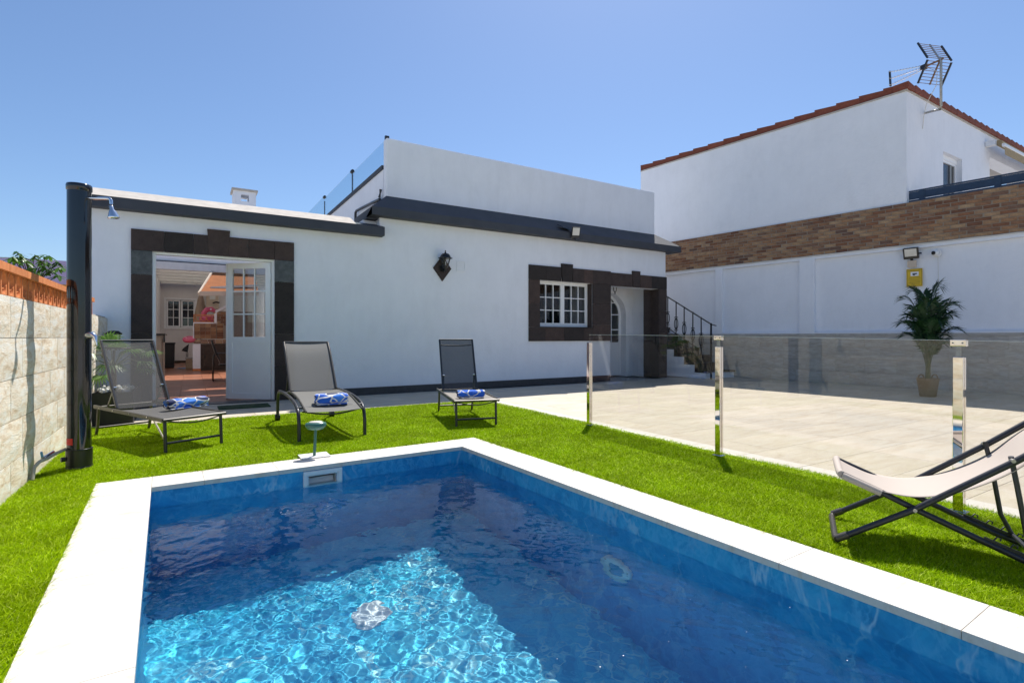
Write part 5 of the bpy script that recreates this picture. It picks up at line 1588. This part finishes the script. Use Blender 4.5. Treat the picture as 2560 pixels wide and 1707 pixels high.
# local frame: x across (0..W), y = -s (front towards -y), z up
def sling_sheet(prof, x0, x1, sag, n=9):
    pts = curve(prof, 6)
    g_ = []
    for p in pts:
        row = []
        for k in range(n):
            f = k / (n - 1); row.append((x0 + (x1 - x0) * f, p.y, p.z - sag * 4 * f * (1 - f)))
        g_.append(row)
    return g_
def lounger_folding(label, loc, rz, W, L, back_top, base_s, mats):
    t = thing('sun_lounger', label, 'sun lounger', loc, rz, 'sun loungers in a row on the lawn')
    sz = .315
    fm = mats['frame']
    for x in (0, W):
        MB().bar((x, -.02, sz + .012), (x, -(L + .02), sz), .022, .036).build('side_rail', fm, t, bevel=.004)
        for s_ in (.20, .55, .95, 1.35):
            xx = x + (-.013 if x == 0 else .013); MB().tube([(xx, -s_, sz + .008), (xx + (-.003 if x == 0 else .003), -s_, sz + .008)], .008, 8).build('rivet', M['chrome'], t)
    MB().tube([(0, -(L + .02), sz), (W, -(L + .02), sz)], .014, 10).build('front_rail', fm, t)
    MB().tube([(0, -.03, sz), (W, -.03, sz)], .014, 10).build('rear_rail', fm, t)
    for x in (.03, W - .03):
        MB().tube([(x, -(L - .02), sz - .02), (x, -(L - .0), 0)], .015, 10).build('leg', M['darkmetal'], t)
        MB().tube([(x, -.05, sz - .01), (x, -.02, .10), (x, .02, 0)], .015, 10).build('leg', fm, t)
    MB().tube([(.03, -(L - .01), .09), (W - .03, -(L - .01), .09)], .012, 10).build('crossbar', M['darkmetal'], t)
    MB().tube([(.03, -.01, .085), (W - .03, -.01, .085)], .012, 10).build('crossbar', fm, t)
    MB().bar((.03, -(L - .25), sz - .02), (.03, -(L - .03), .13), .008, .018).build('brace', M['galv'], t)
    # backrest
    b0 = Vector((0, -base_s, sz + .02)); b1 = Vector((0, -back_top[0], back_top[1]))
    for x in (.035, W - .035):
        MB().bar((x, b0.y, b0.z), (x, b1.y, b1.z), .022, .034).build('backrest_post', M['darkmetal'], t, bevel=.004)
    MB().tube([(.035, b1.y, b1.z), (W - .035, b1.y, b1.z)], .009, 8).build('backrest_top', M['darkmetal'], t)
    q = b0.lerp(b1, .89)
    MB().tube([(.05 + (W - .1) * k / 8, q.y + .03 + .02 * math.sin(math.pi * k / 8), q.z - .012 * math.sin(math.pi * k / 8)) for k in range(9)], .010, 8).build('backrest_bow', M['greymetal'], t)
    st_ = b0.lerp(b1, .30)
    for x in (.055, W - .055):
        MB().bar((x, st_.y, st_.z), (x, -.22, sz + .01), .010, .026).build('support_arm', fm, t)
        MB().tube([(x - .02, st_.y, st_.z), (x + .02, st_.y, st_.z)], .010, 8).build('support_pin', M['chrome'], t)
    MB().sheet(sling_sheet([(0, b1.y, b1.z), (0, b0.lerp(b1, .66).y, b0.lerp(b1, .66).z), (0, b0.lerp(b1, .33).y, b0.lerp(b1, .33).z), (0, b0.y, b0.z)], .035, W - .035, .006)).build('backrest_sling', mats['back'], t)
    MB().sheet(sling_sheet([(0, b0.y, b0.z - .01), (0, -(base_s + .3), sz + .008), (0, -(L - .3), sz + .008), (0, -(L + .02), sz + .012)], .010, W - .010, .018)).build('seat_sling', mats['seat'], t)
    MB().tube([(.02 + (W - .04) * k / 10, -(L + .012), sz - .008 - .045 * math.sin(math.pi * k / 10)) for k in range(11)], .007, 8).build('front_bow', fm, t)
    return t
A1 = Vector((-.918, 7.395, 0)); f1 = Vector((.4217, -.9067, 0)); rz1 = math.atan2(f1.x, -f1.y)
lounger_folding('grey mesh sun lounger nearest the black shower column', tuple(A1), rz1, .58, 1.64, (.09, 1.06), .53, dict(frame=M['greymetal'], back=M['sling1'], seat=M['sling1s']))
A3 = Vector((3.100, 7.154, 0)); f3 = Vector((-.260, -.965, 0)).normalized(); rz3 = math.atan2(f3.x, -f3.y)
lounger_folding('slim sun lounger with charcoal back, alone near the glass fence corner', tuple(A3), rz3, .56, 1.42, (.03, 1.06), .36, dict(frame=M['sling3'] if False else M['greymetal'], back=M['slingback3'], seat=M['sling3']))

def lounger_curved(label, loc, rz):
    t = thing('sun_lounger', label, 'sun lounger', loc, rz, 'sun loungers in a row on the lawn')
    W = .69
    fm = M['darkmetal']
    for x in (0, W):
        pts = curve([(x, .03, .05), (x, .02, .20), (x, -.02, .34), (x, -.14, .40), (x, -.40, .415), (x, -.80, .41), (x, -1.20, .385), (x, -1.45, .33), (x, -1.54, .22), (x, -1.56, .0)], 6)
        MB().tube(pts, .019, 12).build('side_rail', fm, t)
        MB().tube([(x - .03, .05, .045), (x + .03, .05, .045)], .045, 16).build('wheel', M['black'], t)
    for s_ in (-.05, -1.46):
        MB().tube([(0, s_, .34 if s_ < -1 else .37), (W, s_, .34 if s_ < -1 else .37)], .012, 8).build('crossbar', fm, t)
    MB().tube([(.03 + (W - .06) * k / 10, -1.56, .315 - .05 * math.sin(math.pi * k / 10)) for k in range(11)], .009, 8).build('front_bow', fm, t)
    b0 = Vector((0, -.55, .415)); b1 = Vector((0, -.02, 1.03))
    prof = [(0, b1.y, b1.z), (0, -.17, .88), (0, -.38, .62), (0, -.52, .44)]
    for x in (.07, W - .07):
        pts = curve([(x, p[1], p[2]) for p in prof], 6)
        MB().tube(pts, .015, 10).build('backrest_post', M['greymetal'], t)
    MB().tube([(.07, b1.y, b1.z), (W - .07, b1.y, b1.z)], .010, 8).build('backrest_top', fm, t)
    MB().tube([(.10 + (W - .2) * k / 8, -.10 + .03, .94 - .012 * math.sin(math.pi * k / 8)) for k in range(9)], .009, 8).build('backrest_bow', M['galv'], t)
    MB().sheet(sling_sheet([(x[0], x[1], x[2]) for x in prof], .07, W - .07, .01)).build('backrest_sling', M['sling2'], t)
    for x in (.09, W - .09):
        MB().bar((x, -.25, .75), (x, -.10, .40), .012, .024).build('support_arm', fm, t)
    MB().sheet(sling_sheet([(0, -.50, .43), (0, -.80, .435), (0, -1.15, .41), (0, -1.42, .36), (0, -1.64, .315)], .055, W - .055, .012)).build('seat_sling', M['sling2'], t)
    for x in (.055, W - .055):
        pts = curve([(x, -.50, .43), (x, -.80, .435), (x, -1.15, .41), (x, -1.42, .36), (x, -1.64, .315)], 6)
        MB().tube(pts, .012, 8).build('seat_tube', M['greymetal'], t)
    return t
lounger_curved('curved-leg sun lounger with warm grey mesh, behind the green stem lamp', (.972, 7.40, 0), 0.)

# rolled towels
def towel(label, loc, rz, L, r, seed, flat=.92, tilt_=0.):
    t = thing('rolled_towel', label, 'towel', loc, rz, 'rolled blue and white towels on the loungers')
    mb = MB(); n_ = 40; m_ = 22; rg = random.Random(seed); vs = []
    for i in range(m_ + 1):
        f = i / m_; x = -L / 2 + L * f
        for k in range(n_):
            a_ = 2 * math.pi * k / n_
            rr = r * (1 + .05 * math.sin(3 * a_ + f * 5 + seed) + .035 * math.sin(7 * a_ + seed * 2 + f * 9) + .02 * math.sin(f * 21 + 2 * a_))
            if i in (0, m_): rr *= .90
            xx = x + .006 * math.sin(a_ * 5 + seed)
            z = rr * math.sin(a_) * flat + r * flat
            if z < .006: z = .006 * (z + r) / (r + .006) if z > -r else 0
            vs.append((xx, rr * math.cos(a_) * 1.06, max(z, .001)))
    fs = [(i * n_ + k, i * n_ + (k + 1) % n_, (i + 1) * n_ + (k + 1) % n_, (i + 1) * n_ + k) for i in range(m_) for k in range(n_)]
    mb.add(vs, fs, True)
    tm_ = towelm('blue_blot_towel_%s' % 'abc'[seed % 3], seed)
    mb.build('towel_roll', tm_, t)
    for s_ in (-1, 1):       # spiral end faces
        mb = MB(); vs = []; N_ = 70
        for k in range(N_):
            a_ = k * .30; rr = r * .93 * (1 - k / N_)
            for w_ in (0, 1):
                r2 = max(.0, rr - w_ * r * .13)
                vs.append((s_ * (L / 2 + .002 - .004 * w_ - .010 * k / N_), r2 * math.cos(a_) * 1.06, r2 * math.sin(a_) * flat + r * flat))
        mb.add(vs, [(2 * k, 2 * k + 1, 2 * k + 3, 2 * k + 2) for k in range(N_ - 1)], True)
        mb.build('towel_end', tm_, t)
    mb = MB().box(-L / 2 + .01, L / 2 - .012, -r * 1.25, -r * .3, .001, .010); mb.build('towel_fold', tm_, t, bevel=.003)
    return t
r1 = math.atan2(.42, .907)
towel('rolled blue and white towel on the lounger nearest the shower', (-.035, 6.80, .322), math.atan2(.26, .41), .44, .058, 1)
towel('plump rolled towel with dark blue blots on the curved-leg lounger', (1.335, 6.00, .355), math.radians(-4), .34, .064, 2)
towel('rolled blue and white towel on the lounger nearest the fence corner', (3.07, 6.00, .322), math.radians(-14), .35, .053, 3)

# ================================================================== DECK CHAIR (right foreground)
dk = thing('folding_deck_chair', 'sand coloured folding deck chair with charcoal frame at the pool edge', 'deck chair', (2.944, 1.462, 0), math.atan2(-.871, .491))
# local x = along axis (s), local y = width direction
WD = .44
def fpt(s, w_, z): return (s, w_, z)
for w_ in (0, WD):
    lab = None
    MB().tube([(.0, w_, .025), (.327, w_, .232), (.706, w_, .517), (.857, w_, .640), (1.20, w_, .90)], .0155, 12).build('back_frame_tube', M['darkmetal'], dk)
    wi = w_ + (.034 if w_ == 0 else -.034)
    MB().tube([(.023, wi, .362), (.179, wi, .297), (.327, wi, .229), (.736, wi, .052), (.86, wi, .012)], .0155, 12).build('seat_frame_tube', M['darkmetal'], dk)
    MB().tube([(.327, w_ + (-.018 if w_ == 0 else .018), .230), (.327, wi, .230)], .009, 10).build('pivot_bolt', M['galv'], dk)
    MB().tube([(.695, w_ + (.02 if w_ == 0 else -.02), .535), (.72, wi, .40), (.755, wi, .16), (.80, wi, .06)], .011, 10).build('support_leg', M['darkmetal'], dk)
    MB().tube([(.695, w_ + (-.018 if w_ == 0 else .018), .520), (.695, w_ + (.02 if w_ == 0 else -.02), .520)], .009, 10).build('pivot_bolt', M['galv'], dk)
    # notched locking strip with hooks
    hk_ = MB().bar((.60, wi, .128), (.86, wi, .028), .008, .018)
    for k in range(4):
        s_ = .645 + k * .06; zz = .118 - k * .0245
        hk_.tube([(s_ - .012, wi, zz), (s_ + .004, wi, zz + .024), (s_ + .018, wi, zz + .018), (s_ + .016, wi, zz + .006)], .0035, 6)
    hk_.build('locking_strip', M['darkmetal'], dk)
    MB().tube([(-.008, w_, .024), (.045, w_, .053)], .020, 12).build('foot_cap', M['greymetal'], dk)
MB().tube([(-.004, 0, .022), (-.012, .03, .020), (-.012, WD - .03, .020), (-.004, WD, .022)], .016, 12).build('foot_bar', M['greymetal'], dk)
MB().tube([(.023, .034, .362), (.015, .06, .366), (.015, WD - .06, .366), (.023, WD - .034, .362)], .014, 12).build('seat_bar', M['darkmetal'], dk)
MB().tube([(1.20, 0, .90), (1.20, WD, .90)], .015, 12).build('top_bar', M['darkmetal'], dk)
MB().tube([(.80, .034, .06), (.80, WD - .034, .06)], .011, 10).build('lower_bar', M['darkmetal'], dk)
mb = MB(); pts = curve([(.006, 0, .376), (.09, 0, .335), (.20, 0, .298), (.35, 0, .292), (.52, 0, .345), (.70, 0, .460), (.86, 0, .62), (1.20, 0, .915)], 8)
g_ = [[(p.x, .015 + (WD - .03) * k / 10, p.z - .010 * math.sin(math.pi * k / 10) * min(1, p.x * 4)) for k in range(11)] for p in pts]
mb.sheet(g_); cl = mb.build('sling', M['deckcloth'], dk)
so = cl.modifiers.new('thick', 'SOLIDIFY'); so.thickness = .003
MB().tube(curve([(.19, .012, .292), (.10, .014, .328), (.02, .016, .360)], 6), .018, 10).build('sling_sleeve', M['deckcloth'], dk)
MB().tube([(.016, .015, .366), (.010, .06, .370), (.010, WD - .06, .370), (.016, WD - .015, .366)], .019, 12).build('sling_hem', M['deckcloth'], dk)
